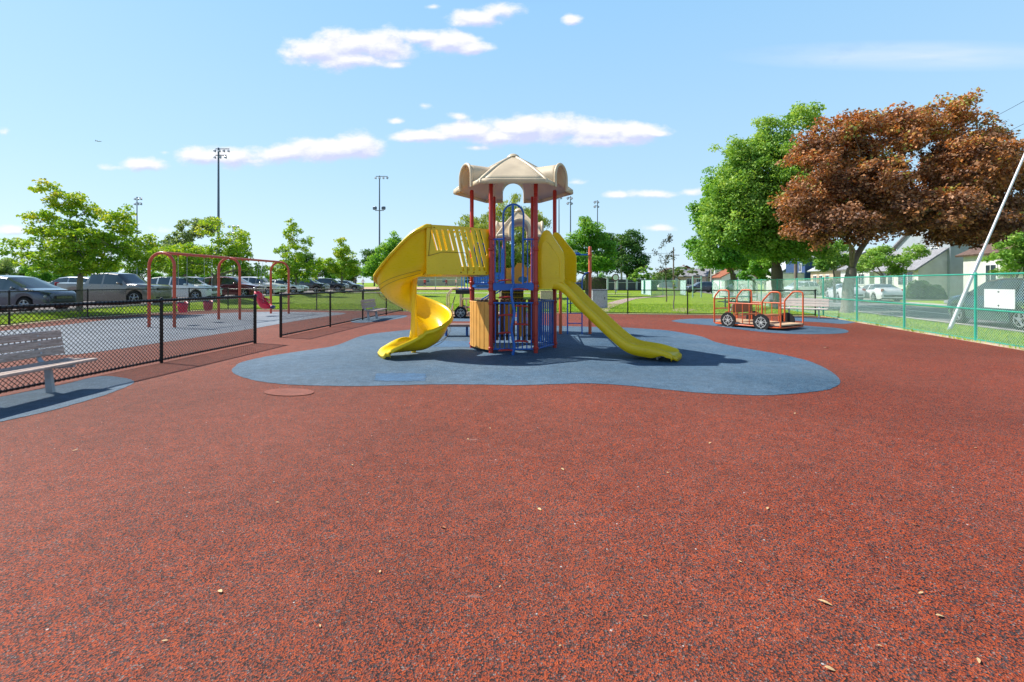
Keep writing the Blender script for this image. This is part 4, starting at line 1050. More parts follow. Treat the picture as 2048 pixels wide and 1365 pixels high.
light_pole('slender light pole over the bright green tree right of the wave slide', XY(1195,105), 105, ZZ(401,105), .16, [(.2,2,.7,-.3,.3),(1.2,2,.7,-.3,.3)])
light_pole('light pole mostly hidden behind the right edge of the tan tower roof', XY(1118,112), 112, ZZ(393,112), .18, [(.2,2,.9,0,.3)])
light_pole('light pole whose lamps just clear the crown of the second yellow-green tree', XY(466,140), 140, ZZ(451,140), .2, [(.2,3,2.6,.4,.45),(2.2,3,2.6,.4,.45)])
m_wpole = simple_noise('pole_wood', [(.3, (.42,.36,.32)), (.7, (.60,.54,.50))], 3, sc2=20)
m_wpole2 = simple_noise('dark_pole_wood', [(.3, (.14,.11,.09)), (.7, (.26,.2,.17))], 3, sc2=20)
def utility(label, x, y, h, mat, arms, r=.16):
    t = thing('utility_pole', label, 'utility pole', (x, y, gz_lin(x,y)), 0, 'utility poles')
    MB().tube((0,0,0),(0,0,h),r,r*.7,n=10).build('pole', mat, t, smooth=60)
    for z, w in arms:
        a = MB().box((0,-r,z),(w,.12,.14)).build('crossarm', mat, t)
        for s in (-.45,-.2,.2,.45): MB().lathe((s*w,-r,z+.07), [(.04,0),(.06,.06),(.03,.15)], 8).build('insulator', m_galv, a)
utility('pale wooden utility pole in front of the dark broad tree', XY(1243,96), 96, ZZ(487,96), m_wpole, [(7.9,2.2),(7.2,1.6)], .22)
utility('dark utility pole with a crossarm among the sparse trees', XY(1347,110), 110, ZZ(495,110), m_wpole2, [(8.0,2.6)], .2)
utility('pinkish utility pole beside the far tan house', XY(1422,78), 78, ZZ(530,78), m_wpole, [(4.2,1.6)], .13)
utility('brown utility pole at the roadside beyond the right edge, holding the white strut', 19.3, 15.5, 12.2, m_wpole2, [(11.4,2.4)], .17)
t = thing('guy_guard', 'long slanting white strut rising behind the green fence', 'strut', (14.4,15.5,0))
MB().tube((0,0,-.1),(1.12,0,2.55),.06,.055,n=12).build('lower_sleeve', m_galv, t, smooth=60)
MB().tube((1.12,0,2.55),(4.75,0,10.9),.034,n=10).build('upper_tube', painted('pale_tube',(.70,.70,.74),.4), t, smooth=60)
MB().tube((1.25,.07,2.6),(4.80,.07,10.95),.015,n=6).build('wire', m_galv, t, smooth=60)
def wires(name, label, segs, r=.014):
    "sagging cable: list of end pairs"
    t = thing(name, label, 'cable', segs[0][0])
    o = Vector(segs[0][0])
    for a, b in segs:
        a = Vector(a)-o; b = Vector(b)-o; L_ = (b-a).length
        MB().path([a.lerp(b, i/24) - Vector((0,0, L_*.022*4*(i/24)*(1-i/24))) for i in range(25)], r, 5).build('wire', m_darkplastic, t, smooth=60, fixn=False)
wires('power_line', 'thin dark overhead wires crossing the sky at the right edge', [((19.3,15.4,8.9),(27.5,45,9.4)), ((19.3,15.4,8.0),(27.2,45,8.4))], .008)
utility('utility pole hidden among the street trees behind the copper maple', 27.2, 45, 10.2, m_wpole2, [(9.6,2.4)], .16)
wires('power_line', 'thin wires running from the pale utility pole into the bright green tree', [((XY(1243,96),95.7,8.3),(XY(1150,110),110,8.0)), ((XY(1243,96),95.7,8.3),(XY(1347,110),109.7,8.6))], .03)
# warning sign on the lawn
x = XY(1231,62); t = thing('round_sign', 'small white and dark red sign on a post on the far lawn', 'sign', (x, 62, gz_lin(x,62)))
MB().tube((0,0,0),(0,0,1.9),.045).build('post', m_darkplastic, t)
MB().lathe((0,-.05,2.25), [(.0,0),(.50,0),(.50,.03),(.0,.03)], 8, M=Matrix.Rotation(R(90),3,'X')).build('sign_rim', painted('dark_red',(.16,.03,.03),.5), t)
MB().lathe((0,-.085,2.25), [(.0,0),(.36,0),(.36,.01),(.0,.01)], 16, M=Matrix.Rotation(R(90),3,'X')).build('sign_face', m_white, t)
t = thing('marker_post', 'white marker post beside the small round sign', 'post', (XY(1232,70), 70, gz_lin(5,70)))
MB().box((0,0,.7),(.3,.2,1.5),bev=.03).build('post', m_white, t); MB().box((0,0,1.47),(.34,.24,.05)).build('cap', m_white, t)
# dugout
x0, x1 = XY(1215,92), XY(1293,92); t = thing('dugout', 'grey fenced dugout with dark panels at the far side of the lawn', 'dugout', ((x0+x1)/2, 92, gz_lin(10,92)))
w = x1-x0; m_scr = painted('dark_screen',(.07,.075,.09),.8)
for i in range(5): MB().box((-w/2+w*i/4,0,1.15),(.32,.2,2.3)).build('post', painted('light_grey',(.50,.54,.57),.6), t)
for i in range(4):
    MB().box((-w/2+w*(i+.5)/4,.15,1.1),(w/4-.34,.06,2.1)).build('screen_panel', m_scr, t)
MB().box((0,-.02,1.5),(w,.05,.08)).build('rail', m_galv, t); MB().box((0,1.0,2.4),(w+.2,2.2,.12)).build('roof', painted('grey_roof',(.2,.2,.22),.7), t)
# backstop posts and rail in the ball field
t = thing('backstop', 'pale tubular backstop fence on the far ball field', 'fence', (XY(885,66), 66, gz_lin(-9,66)))
for i in range(6): MB().tube((-7+i*3,0,0),(-7+i*3,0,2.7),.05).build('post', m_galv, t)
MB().tube((-7,0,1.6),(8,0,1.6),.035).build('rail', m_galv, t); MB().tube((-7,0,2.7),(8,0,2.7),.035).build('rail', m_galv, t)
# airliner
t = thing('airplane', 'tiny dark airplane crossing the sky at the upper left', 'airplane', (XY(197,2400), 2400, ZZ(283,2400)), R(14))
m_pl = painted('plane_grey',(.22,.24,.28),.5)
MB().lathe((0,0,0), [(0,-15),(1.2,-12),(1.7,-6),(1.8,6),(1.2,11),(.3,15)], 12, M=Matrix.Rotation(R(90),3,'Y')).build('fuselage', m_pl, t, smooth=60)
MB().plate([(-2,0),(3,0),(-3,14),(-5,14)], [], .4, lambda u_,v_,w_:(u_,v_,-.5+w_+v_*.1)).build('wing', m_pl, t)
MB().plate([(-2,0),(3,0),(-3,-14),(-5,-14)], [], .4, lambda u_,v_,w_:(u_,v_,-.5+w_-v_*.1)).build('wing', m_pl, t)
MB().plate([(-14,0),(-10,0),(-13,5),(-15,5)], [], .4, lambda u_,v_,w_:(u_,w_-.2,1+v_)).build('tail_fin', m_pl, t)
# ================================================================ vehicles
def tabf(tab, x):
    for (a, b), (c, d_) in zip(tab, tab[1:]):
        if x >= c: k = (a-x)/(a-c); k = max(0,min(1,k)); return b+(d_-b)*k
    return tab[-1][1]
TYPES = {
 'suv': dict(L=4.75, W=.95, wr=.72, top=[(0,.66),(-.06,.92),(-.3,1.02),(-1.15,1.13),(-1.95,1.62),(-2.6,1.70),(-3.6,1.69),(-4.15,1.62),(-4.6,1.14),(-4.72,.9),(-4.75,.7)],
   belt=[(0,.62),(-.08,.84),(-1.15,1.06),(-4.5,1.12),(-4.75,.68)], cab=(-1.15,-1.95,-4.15,-4.62), wx=(-.9,-3.75), wrad=.36, pil=[-2.75,-3.65]),
 'minivan': dict(L=5.1, W=.99, wr=.74, top=[(0,.62),(-.06,.84),(-.25,.95),(-.95,1.10),(-2.0,1.63),(-2.7,1.72),(-4.3,1.70),(-4.7,1.62),(-5.0,1.1),(-5.1,.7)],
   belt=[(0,.58),(-.08,.78),(-.95,1.02),(-4.9,1.08),(-5.1,.66)], cab=(-.95,-2.0,-4.7,-5.0), wx=(-.95,-4.0), wrad=.34, pil=[-2.75,-3.9]),
 'sedan': dict(L=4.8, W=.91, wr=.66, top=[(0,.58),(-.06,.74),(-.3,.84),(-1.25,.97),(-2.05,1.38),(-2.7,1.45),(-3.3,1.42),(-4.1,1.10),(-4.65,1.04),(-4.77,.9),(-4.8,.66)],
   belt=[(0,.55),(-.08,.70),(-1.25,.92),(-4.1,1.0),(-4.7,.98),(-4.8,.64)], cab=(-1.25,-2.05,-3.3,-4.1), wx=(-.9,-3.7), wrad=.33, pil=[-2.8]),
 'pickup': dict(L=5.8, W=1.0, wr=.78, top=[(0,.75),(-.05,1.12),(-.25,1.20),(-1.45,1.27),(-2.15,1.86),(-2.8,1.93),(-3.7,1.90),(-3.95,1.34),(-4.0,1.31),(-5.75,1.33),(-5.8,.8)],
   belt=[(0,.7),(-.06,1.05),(-1.45,1.2),(-3.95,1.26),(-5.76,1.28),(-5.8,.78)], cab=(-1.45,-2.15,-3.7,-3.95), wx=(-1.0,-4.55), wrad=.41, pil=[-2.9]),
}
def car(kind, col, label, loc, rz, group, detail=True, roofrack=False):
    T = TYPES[kind]; t = thing('parked_car' if kind != 'pickup' else 'pickup_truck', label, 'car' if kind != 'pickup' else 'truck', loc, rz, group)
    L_, Wd = T['L'], T['W']; mat = painted('car_paint_%s' % '_'.join('%d' % (c*100) for c in col), col, .22, .6, .05, .7, .25 if max(col) < .6 else 0, 0, .9)
    c0, c1, c2, c3 = T['cab']; r_ = T['wrad']; ra = r_+.07
    xs = set(p[0] for p in T['top']) | set(p[0] for p in T['belt']) | {0, -L_}
    x = 0
    while x > -L_: xs.add(round(x, 2)); x -= .16
    for w in T['wx']:
        for i in range(13): xs.add(w + ra*math.cos(math.pi*i/12))
    for p in T['pil']: xs |= {p-.05, p+.05}
    for p in (c1, c2): xs |= {p-.07, p+.07}
    xs = sorted(xs, reverse=True); xs = [xs[0]] + [b for a, b in zip(xs, xs[1:]) if a-b > .012]
    wtab = [(0,Wd-.26),(-.08,Wd-.16),(-.3,Wd-.06),(-.8,Wd),(-L_+.8,Wd),(-L_+.2,Wd-.06),(-L_,Wd-.14)]
    def sect(x):
        zt = tabf(T['top'], x); zb_ = min(tabf(T['belt'], x), zt-.02); w = tabf(wtab, x); zs = .24 + .10*ss(-.3,0,x) + .10*ss(-L_+.3,-L_,x)
        for wx_ in T['wx']:
            dx = abs(x-wx_)
            if dx < ra: zs = max(zs, r_ + math.sqrt(ra*ra-dx*dx))
        zs = min(zs, zb_-.05)
        cab = zt > zb_+.16
        wt = w-.07 + (T['wr']-w+.07)*min(1, max(0,(zt-zb_-.1)/.45)) if cab else w-.10
        return [(w-.05, zs), (w-.005, zs+(zb_-zs)*.3), (w, zs+(zb_-zs)*.7), (w-.03, zb_), (wt, zt-(.07 if cab else .025)), (wt-.10, zt-.012), (wt*.45, zt), (0, zt+.005)]
    S = [sect(x) for x in xs]
    bod = MB(); gl = {'side_window': MB(), 'windshield': MB(), 'rear_window': MB()}
    rng = list(range(8))
    for i in range(len(xs)-1):
        xm = (xs[i]+xs[i+1])/2; A, B = S[i], S[i+1]
        for side in (1, -1):
            for j in range(7):
                q = [(xs[i], side*A[j][0], A[j][1]), (xs[i], side*A[j+1][0], A[j+1][1]), (xs[i+1], side*B[j+1][0], B[j+1][1]), (xs[i+1], side*B[j][0], B[j][1])]
                if side < 0: q = q[::-1]
                tgt = bod
                if c0 > xm > c1-.0 and j >= 4 and c0-.05 > xm > c1+.03: tgt = gl['windshield']
                elif c2-.03 > xm > c3+.1 and j >= 4: tgt = gl['rear_window']
                elif j == 3 and c0-.25 > xm > c3+.25 and not any(abs(xm-p) < .05 for p in T['pil']) and A[4][1]-A[3][1] > .14 and not (abs(xm-c1) < .05 and False): tgt = gl['side_window']
                tgt.add(q, [(0,1,2,3)])
    # close the nose and tail
    for k in (0, -1):
        P = [(xs[k], a, b) for a, b in S[k]] + [(xs[k], -a, b) for a, b in reversed(S[k][:-1])]
        bod.add(P, [tuple(range(len(P)))])
    def weld(o):
        bm = bmesh.new(); bm.from_mesh(o.data); bmesh.ops.remove_doubles(bm, verts=bm.verts, dist=.0005); bmesh.ops.recalc_face_normals(bm, faces=bm.faces); bm.to_mesh(o.data); bm.free()
        o.data.polygons.foreach_set('use_smooth', [True]*len(o.data.polygons)); o.data.set_sharp_from_angle(angle=R(38))
    b = bod.build('body', mat, t, fixn=False); weld(b)
    for k, g_ in gl.items():
        if not g_.v: continue
        if k != 'side_window': weld(g_.build(k, m_glass, t, fixn=False)); continue
        groups = {}                                     # one pane per door and side
        for f in g_.f:
            q = [g_.v[i] for i in f]; xm = sum(p[0] for p in q)/4; sd_ = q[0][1] > 0
            groups.setdefault((sd_, sum(xm < p for p in T['pil'])), []).append(q)
        for qs in groups.values():
            m1 = MB()
            for q in qs: m1.add(q, [(0,1,2,3)])
            weld(m1.build(k, m_glass, t, fixn=False))
    # dark underside and arches
    MB().box((-L_/2,0,.36),(L_-.5,Wd*1.62,.30)).build('underbody', m_darkplastic, t)
    for wx_ in T['wx']:
        for s in (1, -1):
            M_ = Matrix.Rotation(R(90),3,'X'); w_ = .22
            o = MB().lathe((wx_, s*(Wd-.13), r_), [(r_*.62,-w_/2),(r_*.97,-w_/2),(r_,-w_/2+.03),(r_,w_/2-.03),(r_*.97,w_/2),(r_*.62,w_/2)], 24, M=M_).build('wheel', m_rubb, t, smooth=40)
            rm = MB(); yy = s*(Wd-.13+w_/2)
            rm.lathe((wx_, yy-s*.02, r_), [(r_*.66,-.005),(r_*.66,.005)], 24, M=M_)
            rm.build('wheel_well_disc', m_darkplastic, o)
            rm = MB()
            rm.path([(wx_+r_*.63*math.cos(a), yy, r_+r_*.63*math.sin(a)) for a in [2*math.pi*i/20 for i in range(20)]], .018, 6, closed=True)
            for k in range(5):
                a = 2*math.pi*k/5+.3; rm.path([(wx_, yy, r_), (wx_+r_*.62*math.cos(a), yy, r_+r_*.62*math.sin(a))], [.045,.028], 6)
            rm.build('rim', m_rim, o, smooth=50)
    zf = tabf(T['belt'], -.08)
    for s in (1, -1):
        M_ = Matrix.Rotation(s*R(-32), 3, 'Z')
        MB().box((-.13, s*(Wd-.22), zf-.06), (.10,.34,.13), M=M_, bev=.03).build('headlight', m_lens, t, smooth=40)
        MB().box((-L_+.07, s*(Wd-.2), tabf(T['belt'],-L_+.15)-.04), (.10,.24,.22), M=Matrix.Rotation(s*R(18),3,'Z'), bev=.03).build('tail_light', m_tail, t, smooth=40)
        mz = tabf(T['belt'], c0-.3)+.08
        MB().box((c0-.42, s*(Wd+.08), mz), (.14,.20,.14), bev=.04).build('side_mirror', mat, t, smooth=40)
        for hx in (T['pil'] + [T['pil'][-1]-.8] if kind != 'pickup' else [-2.85,-3.75]):
            MB().box((hx+.12, s*(Wd-.005), tabf(T['belt'], hx)-.13), (.16,.03,.025), bev=.008).build('door_handle', m_galv, t)
    MB().box((-.02, 0, zf-.12), (.08, Wd*.95, .16), bev=.03).build('grille', m_darkplastic, t)
    b = MB()
    for z in (-.16,-.12,-.08): b.box((.022, 0, zf+z), (.012, Wd*.8, .012))
    b.build('grille_bar', m_rim, t)
    MB().box((-.03, 0, .42), (.10, Wd*1.2, .12), bev=.03).build('bumper_intake', m_darkplastic, t)
    MB().box((-L_+.01, 0, .5), (.06, Wd*1.4, .16), bev=.02).build('rear_bumper', m_darkplastic, t)
    if roofrack:
        for s in (1, -1): MB().path([(c1-.3,s*(T['wr']-.12),tabf(T['top'],c1-.3)-.01),(c1-.4,s*(T['wr']-.12),tabf(T['top'],c1-.4)+.05),(c2+.4,s*(T['wr']-.12),tabf(T['top'],c2+.4)+.06),(c2+.3,s*(T['wr']-.12),tabf(T['top'],c2+.3)-.01)], .018, 6).build('roof_rail', m_galv, t, smooth=50)
    return t
NX = -21.95
def lot(kind, col, label, y, dx=0, rz=0, **k): return car(kind, col, label, (NX+dx, y, gz_lin(NX-1.5, y)+.022), rz, 'cars in the front row of the lot', **k)
lot('minivan', (.07,.085,.13), 'dark slate minivan parked at the far left edge of the photo', 22.75, .25)
lot('pickup', (.20,.185,.175), 'grey-brown pickup truck parked behind the big maple trunk', 28.8, .55)
lot('suv', (.80,.80,.78), 'white crossover between the pickup and the dark red car, seen through the first swing arch', 34.2, .4)
lot('suv', (.13,.018,.03), 'dark red car seen between the first and second swing arches', 38.6, 1.3, roofrack=True)
lot('suv', (.72,.72,.70), 'white car right beside the dark red one, behind the far swing bay', 43.2, .9)
lot('sedan', (.78,.78,.77), 'white sedan seen through the last swing arch', 48.2, .8)
lot('suv', (.02,.025,.04), 'black sport utility vehicle behind the small yellow-green tree', 53.8, .8)
lot('suv', (.018,.022,.03), 'second black sport utility vehicle with pale wheels, near the end of the row', 60.0, .9)
lot('sedan', (.10,.13,.14), 'dark grey-green sedan, last of the row nearest the ball field', 66.5, .8)
def lot2(kind, col, label, x, y): return car(kind, col, label, (x, y, gz_lin(x-2, y)+.022), math.pi, 'cars in the second row of the lot')
lot2('suv', (.45,.46,.48), 'silver roofed car behind the dark minivan at far left', -34.6, 29.5)
lot2('suv', (.30,.32,.35), 'grey car whose roof shows behind the grey-brown pickup', -34.6, 34.5)
lot2('minivan', (.55,.56,.57), 'silver van whose roof shows behind the white crossover', -34.6, 45)
lot2('sedan', (.35,.36,.38), 'grey sedan roof showing behind the dark red car', -34.6, 53)
lot2('suv', (.62,.62,.62), 'pale car roof showing behind the white sedan', -34.6, 66)
rs_ = math.atan2(-1, -.234)
def street(kind, col, label, x, y, rz, **k): return car(kind, col, label, (x, y, .014), rz, 'cars on the street', **k)
sa = math.atan2(1, .234)
# dark blue car: nose towards the left of the photo (away up the street)
street('suv', (.035,.075,.12), 'dark blue car parked beyond the blank sign on the green fence', fx(18.4)+4.35, 18.4, sa)
street('sedan', (.72,.74,.76), 'white sedan seen through the fence right of the copper maple trunk', XY(1752,40), 41.5, sa+math.pi*0+.0)
street('sedan', (.70,.72,.75), 'white car nose showing left of the copper maple trunk', XY(1678,43), 43.5, sa-.1)
street('sedan', (.66,.68,.72), 'silver white sedan in the driveway of the blue house', XY(1558,62), 62, R(180-8))
street('suv', (.66,.66,.68), 'pale hatchback at the kerb left of the white garage wall', XY(1572,56), 56, R(200))
street('suv', (.05,.06,.09), 'dark car parked beyond the pale double gate', XY(1372,72), 72, R(180))
street('sedan', (.35,.35,.38), 'grey car far down the street near the tan house', XY(1440,80), 80, R(170))
# ================================================================ trees
def tree(label, px, D, blobs, mat, n, ls, group=None, bark=None, tr=.18, fork=None, name='tree', seed=1, nclump=None, rc=None, cat='tree', stems=1, dd=None, sparse=1.0, lean=0.0, flat=.62, bx=None, droop=0.0):
    rg = np.random.default_rng(seed); x0 = XY(px, D) if bx is None else bx; z0 = gz_lin(x0, D)
    t = thing(name, label, cat, (x0, D, z0), 0, group); B = []
    for b in blobs:
        bxp, byp, rxp, ryp = b[:4]; od = b[4] if len(b) > 4 else rg.uniform(-.6,.6)*rxp/F*D
        DD = D; B.append(np.array([XY(bxp, DD)-x0, od, ZZ(byp, DD)-z0, rxp/F*DD, max(rxp,ryp)*.95/F*DD, ryp/F*DD]))
    B = np.array(B); vol = B[:,3]*B[:,4]*B[:,5]; pr = vol**.8/np.sum(vol**.8)
    size = np.mean(B[:,3]); nc = nclump or int(max(30, n/55)); rcc = rc or size*.24
    idx = rg.choice(len(B), nc, p=pr); dv = rg.normal(size=(nc,3)); dv /= np.linalg.norm(dv, axis=1)[:,None]
    rad = rg.uniform(.30,1,nc)**.55
    Cc = B[idx,:3] + dv*rad[:,None]*B[idx,3:6]*.90
    Cc[:,2] = np.maximum(Cc[:,2], .35)
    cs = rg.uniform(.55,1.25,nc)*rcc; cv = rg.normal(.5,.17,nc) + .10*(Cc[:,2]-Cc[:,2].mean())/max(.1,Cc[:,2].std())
    w = cs**2; li = rg.choice(nc, n, p=w/w.sum())
    off = rg.normal(size=(n,3)); off /= np.linalg.norm(off, axis=1)[:,None]; off *= (rg.uniform(0,1,n)**.5)[:,None]*cs[li][:,None]
    off[:,2] *= flat
    if droop: off[:,2] -= np.abs(off[:,2])*droop + rg.uniform(0,droop,n)*cs[li]
    P = Cc[li] + off
    nr = rg.normal(size=(n,3))*.75 + off/np.maximum(.001,cs[li][:,None])*.6; nr[:,2] += .75; nr /= np.linalg.norm(nr, axis=1)[:,None]
    a = rg.normal(size=(n,3)); a -= nr*np.sum(a*nr,1)[:,None]; a /= np.linalg.norm(a,axis=1)[:,None]
    if droop: a[:,2] -= 1.2; a /= np.linalg.norm(a,axis=1)[:,None]
    b_ = np.cross(nr, a); s = (rg.uniform(.6,1.25,n)*ls*.5)[:,None]
    wd = .62 if not droop else .28
    V = np.stack([P - a*s, P + b_*s*wd + nr*s*.12 - a*s*.1, P + a*s, P - b_*s*wd + nr*s*.12 - a*s*.1], 1).reshape(-1,3)
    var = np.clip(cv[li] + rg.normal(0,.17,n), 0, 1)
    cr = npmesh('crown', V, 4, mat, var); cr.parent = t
    # wood
    mb = MB(); zc = np.min(B[:,2]-B[:,5]); zt = np.max(B[:,2]+B[:,5]); fk = fork if fork is not None else max(.6, zc*.9)
    top = np.array([(B[:,0].mean()*.25 if not lean else 0)+lean, B[:,1].mean()*.1, fk])
    rr = random.Random(seed)
    pts = [(rr.uniform(-.02,.02)*fk + top[0]*k**1.5, top[1]*k, -.1+(fk+.1)*k) for k in (0,.12,.3,.6,.85,1)]
    mb.path(pts, [tr*1.3, tr*1.05, tr*.98, tr*.94, tr*.92, tr*.78], 12)
    order = sorted(range(len(B)), key=lambda i: -vol[i])
    nodes = [(Vector(top), tr*.72)]
    for k, i in enumerate(order[:12]):
        c = Vector(B[i,:3]); base, br_ = min(nodes, key=lambda q: (q[0]-c).length + (0 if q[0].z < c.z else 2))
        mid_ = base.lerp(c, .5) + Vector((rr.uniform(-.1,.1), rr.uniform(-.1,.1), .12))*(c-base).length*.8
        r0 = max(br_*.85, tr*.12); seq = []
        for q in range(8):
            s_ = q/7; seq.append(base*(1-s_)**2 + mid_*2*s_*(1-s_) + c*s_*s_)
        mb.path(seq, [r0*(1-.62*q/7) for q in range(8)], 8)
        nodes += [(seq[4], r0*.6), (seq[7], r0*.4)]
    nt = min(nc, 160 if n > 20000 else 60)
    for i in rg.choice(nc, nt, replace=False):
        c = Vector(Cc[i]); base, br_ = min(nodes, key=lambda q: (q[0]-c).length)
        m_ = base.lerp(c, .5) + Vector((rr.uniform(-.1,.1),rr.uniform(-.1,.1),.08))*(c-base).length
        mb.path([base, m_, c], [max(.012,br_*.45), max(.009,br_*.3), .006], 5)
    mb.build('trunk', bark or m_bark, t, smooth=60, fixn=False)
    return t
gl_ = 'young trees along the parking lot verge'
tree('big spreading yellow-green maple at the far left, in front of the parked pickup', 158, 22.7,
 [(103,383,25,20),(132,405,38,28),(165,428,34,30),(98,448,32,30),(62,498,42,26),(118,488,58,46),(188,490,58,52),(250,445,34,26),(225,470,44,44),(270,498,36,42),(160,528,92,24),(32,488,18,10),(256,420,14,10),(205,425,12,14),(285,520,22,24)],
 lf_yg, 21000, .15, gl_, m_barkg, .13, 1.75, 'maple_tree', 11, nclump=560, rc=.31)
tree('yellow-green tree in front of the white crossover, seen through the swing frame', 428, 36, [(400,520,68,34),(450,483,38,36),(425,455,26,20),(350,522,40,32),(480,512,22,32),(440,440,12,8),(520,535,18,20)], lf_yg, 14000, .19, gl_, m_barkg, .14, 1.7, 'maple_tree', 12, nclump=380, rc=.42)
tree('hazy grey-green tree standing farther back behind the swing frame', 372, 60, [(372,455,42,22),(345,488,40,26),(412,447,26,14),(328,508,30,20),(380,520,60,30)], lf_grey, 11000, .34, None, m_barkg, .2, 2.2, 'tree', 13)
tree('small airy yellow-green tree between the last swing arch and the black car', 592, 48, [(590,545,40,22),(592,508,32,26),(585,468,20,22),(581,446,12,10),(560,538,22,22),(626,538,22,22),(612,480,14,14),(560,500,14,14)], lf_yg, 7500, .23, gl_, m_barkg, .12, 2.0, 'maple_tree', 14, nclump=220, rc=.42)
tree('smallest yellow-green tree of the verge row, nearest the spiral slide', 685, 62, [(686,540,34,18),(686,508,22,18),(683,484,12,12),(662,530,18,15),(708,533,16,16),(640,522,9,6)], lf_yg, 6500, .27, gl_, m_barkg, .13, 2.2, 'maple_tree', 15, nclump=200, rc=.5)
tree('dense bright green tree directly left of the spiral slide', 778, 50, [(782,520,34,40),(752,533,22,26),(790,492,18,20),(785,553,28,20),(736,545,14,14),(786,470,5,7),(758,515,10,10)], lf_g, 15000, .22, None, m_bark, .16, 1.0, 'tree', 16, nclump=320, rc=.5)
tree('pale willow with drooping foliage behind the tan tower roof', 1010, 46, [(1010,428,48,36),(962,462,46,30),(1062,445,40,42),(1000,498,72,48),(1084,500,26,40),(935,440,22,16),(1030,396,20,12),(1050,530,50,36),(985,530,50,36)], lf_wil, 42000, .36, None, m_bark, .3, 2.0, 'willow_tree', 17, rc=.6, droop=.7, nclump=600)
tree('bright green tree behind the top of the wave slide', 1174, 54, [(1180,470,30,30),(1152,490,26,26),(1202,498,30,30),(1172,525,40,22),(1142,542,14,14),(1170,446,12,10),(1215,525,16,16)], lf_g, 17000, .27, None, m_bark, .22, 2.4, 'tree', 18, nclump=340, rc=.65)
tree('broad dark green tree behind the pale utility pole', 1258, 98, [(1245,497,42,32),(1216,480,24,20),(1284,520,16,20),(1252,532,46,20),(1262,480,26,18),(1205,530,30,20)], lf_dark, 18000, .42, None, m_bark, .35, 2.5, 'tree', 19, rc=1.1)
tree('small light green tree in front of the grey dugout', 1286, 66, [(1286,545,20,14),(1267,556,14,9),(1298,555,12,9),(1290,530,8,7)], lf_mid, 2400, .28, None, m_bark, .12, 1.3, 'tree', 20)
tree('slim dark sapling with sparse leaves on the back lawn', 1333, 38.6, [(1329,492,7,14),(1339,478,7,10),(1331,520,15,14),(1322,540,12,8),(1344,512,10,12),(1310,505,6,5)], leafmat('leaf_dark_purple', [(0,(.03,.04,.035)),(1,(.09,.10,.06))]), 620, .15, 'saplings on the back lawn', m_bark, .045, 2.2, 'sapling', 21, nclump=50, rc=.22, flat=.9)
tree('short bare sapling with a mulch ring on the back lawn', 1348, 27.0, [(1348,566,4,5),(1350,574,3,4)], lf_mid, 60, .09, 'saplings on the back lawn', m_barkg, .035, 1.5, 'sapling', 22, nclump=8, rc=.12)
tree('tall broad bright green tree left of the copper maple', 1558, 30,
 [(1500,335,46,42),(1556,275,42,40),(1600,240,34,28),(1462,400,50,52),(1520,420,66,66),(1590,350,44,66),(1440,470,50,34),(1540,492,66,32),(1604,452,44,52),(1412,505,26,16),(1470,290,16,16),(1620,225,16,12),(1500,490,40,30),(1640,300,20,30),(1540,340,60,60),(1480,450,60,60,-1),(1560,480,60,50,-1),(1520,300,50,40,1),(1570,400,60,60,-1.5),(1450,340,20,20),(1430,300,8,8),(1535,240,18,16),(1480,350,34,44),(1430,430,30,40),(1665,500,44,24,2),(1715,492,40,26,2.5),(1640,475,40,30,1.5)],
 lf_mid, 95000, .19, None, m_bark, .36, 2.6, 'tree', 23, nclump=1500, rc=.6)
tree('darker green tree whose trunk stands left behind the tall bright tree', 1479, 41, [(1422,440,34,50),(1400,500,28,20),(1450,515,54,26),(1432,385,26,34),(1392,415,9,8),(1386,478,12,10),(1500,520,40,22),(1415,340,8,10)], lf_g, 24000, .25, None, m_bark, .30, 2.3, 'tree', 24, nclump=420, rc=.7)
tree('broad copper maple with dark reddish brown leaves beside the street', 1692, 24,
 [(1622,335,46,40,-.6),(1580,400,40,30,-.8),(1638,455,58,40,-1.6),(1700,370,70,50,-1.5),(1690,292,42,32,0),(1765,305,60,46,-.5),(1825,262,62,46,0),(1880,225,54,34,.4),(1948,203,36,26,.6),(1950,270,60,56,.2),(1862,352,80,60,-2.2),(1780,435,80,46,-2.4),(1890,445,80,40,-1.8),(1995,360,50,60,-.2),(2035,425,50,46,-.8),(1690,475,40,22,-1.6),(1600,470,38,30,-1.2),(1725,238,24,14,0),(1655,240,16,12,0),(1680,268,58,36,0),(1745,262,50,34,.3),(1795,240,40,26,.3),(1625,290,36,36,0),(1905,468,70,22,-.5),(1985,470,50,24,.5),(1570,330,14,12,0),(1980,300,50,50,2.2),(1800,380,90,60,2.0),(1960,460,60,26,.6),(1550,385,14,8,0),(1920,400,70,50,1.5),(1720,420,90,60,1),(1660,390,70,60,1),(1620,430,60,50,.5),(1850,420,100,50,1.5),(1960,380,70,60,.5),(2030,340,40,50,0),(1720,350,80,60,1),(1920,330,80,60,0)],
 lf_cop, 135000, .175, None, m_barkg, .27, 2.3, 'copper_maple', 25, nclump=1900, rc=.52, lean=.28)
tree('small bright green tree in front of the white house at the right edge', 2020, 34, [(2012,490,34,34),(2042,500,34,42),(1985,520,22,18),(2030,535,40,20),(2065,480,30,40)], lf_mid, 7500, .2, None, m_bark, .12, 1.2, 'tree', 26, rc=.4)
tree('young yellow-green tree before the grey house, right of the copper trunk', 1766, 43, [(1750,522,28,18),(1722,535,18,12),(1790,525,24,15),(1828,505,24,15),(1770,503,22,12),(1800,540,18,10)], lf_mid, 8500, .2, None, m_barkg, .13, 2.0, 'tree', 27, rc=.5)
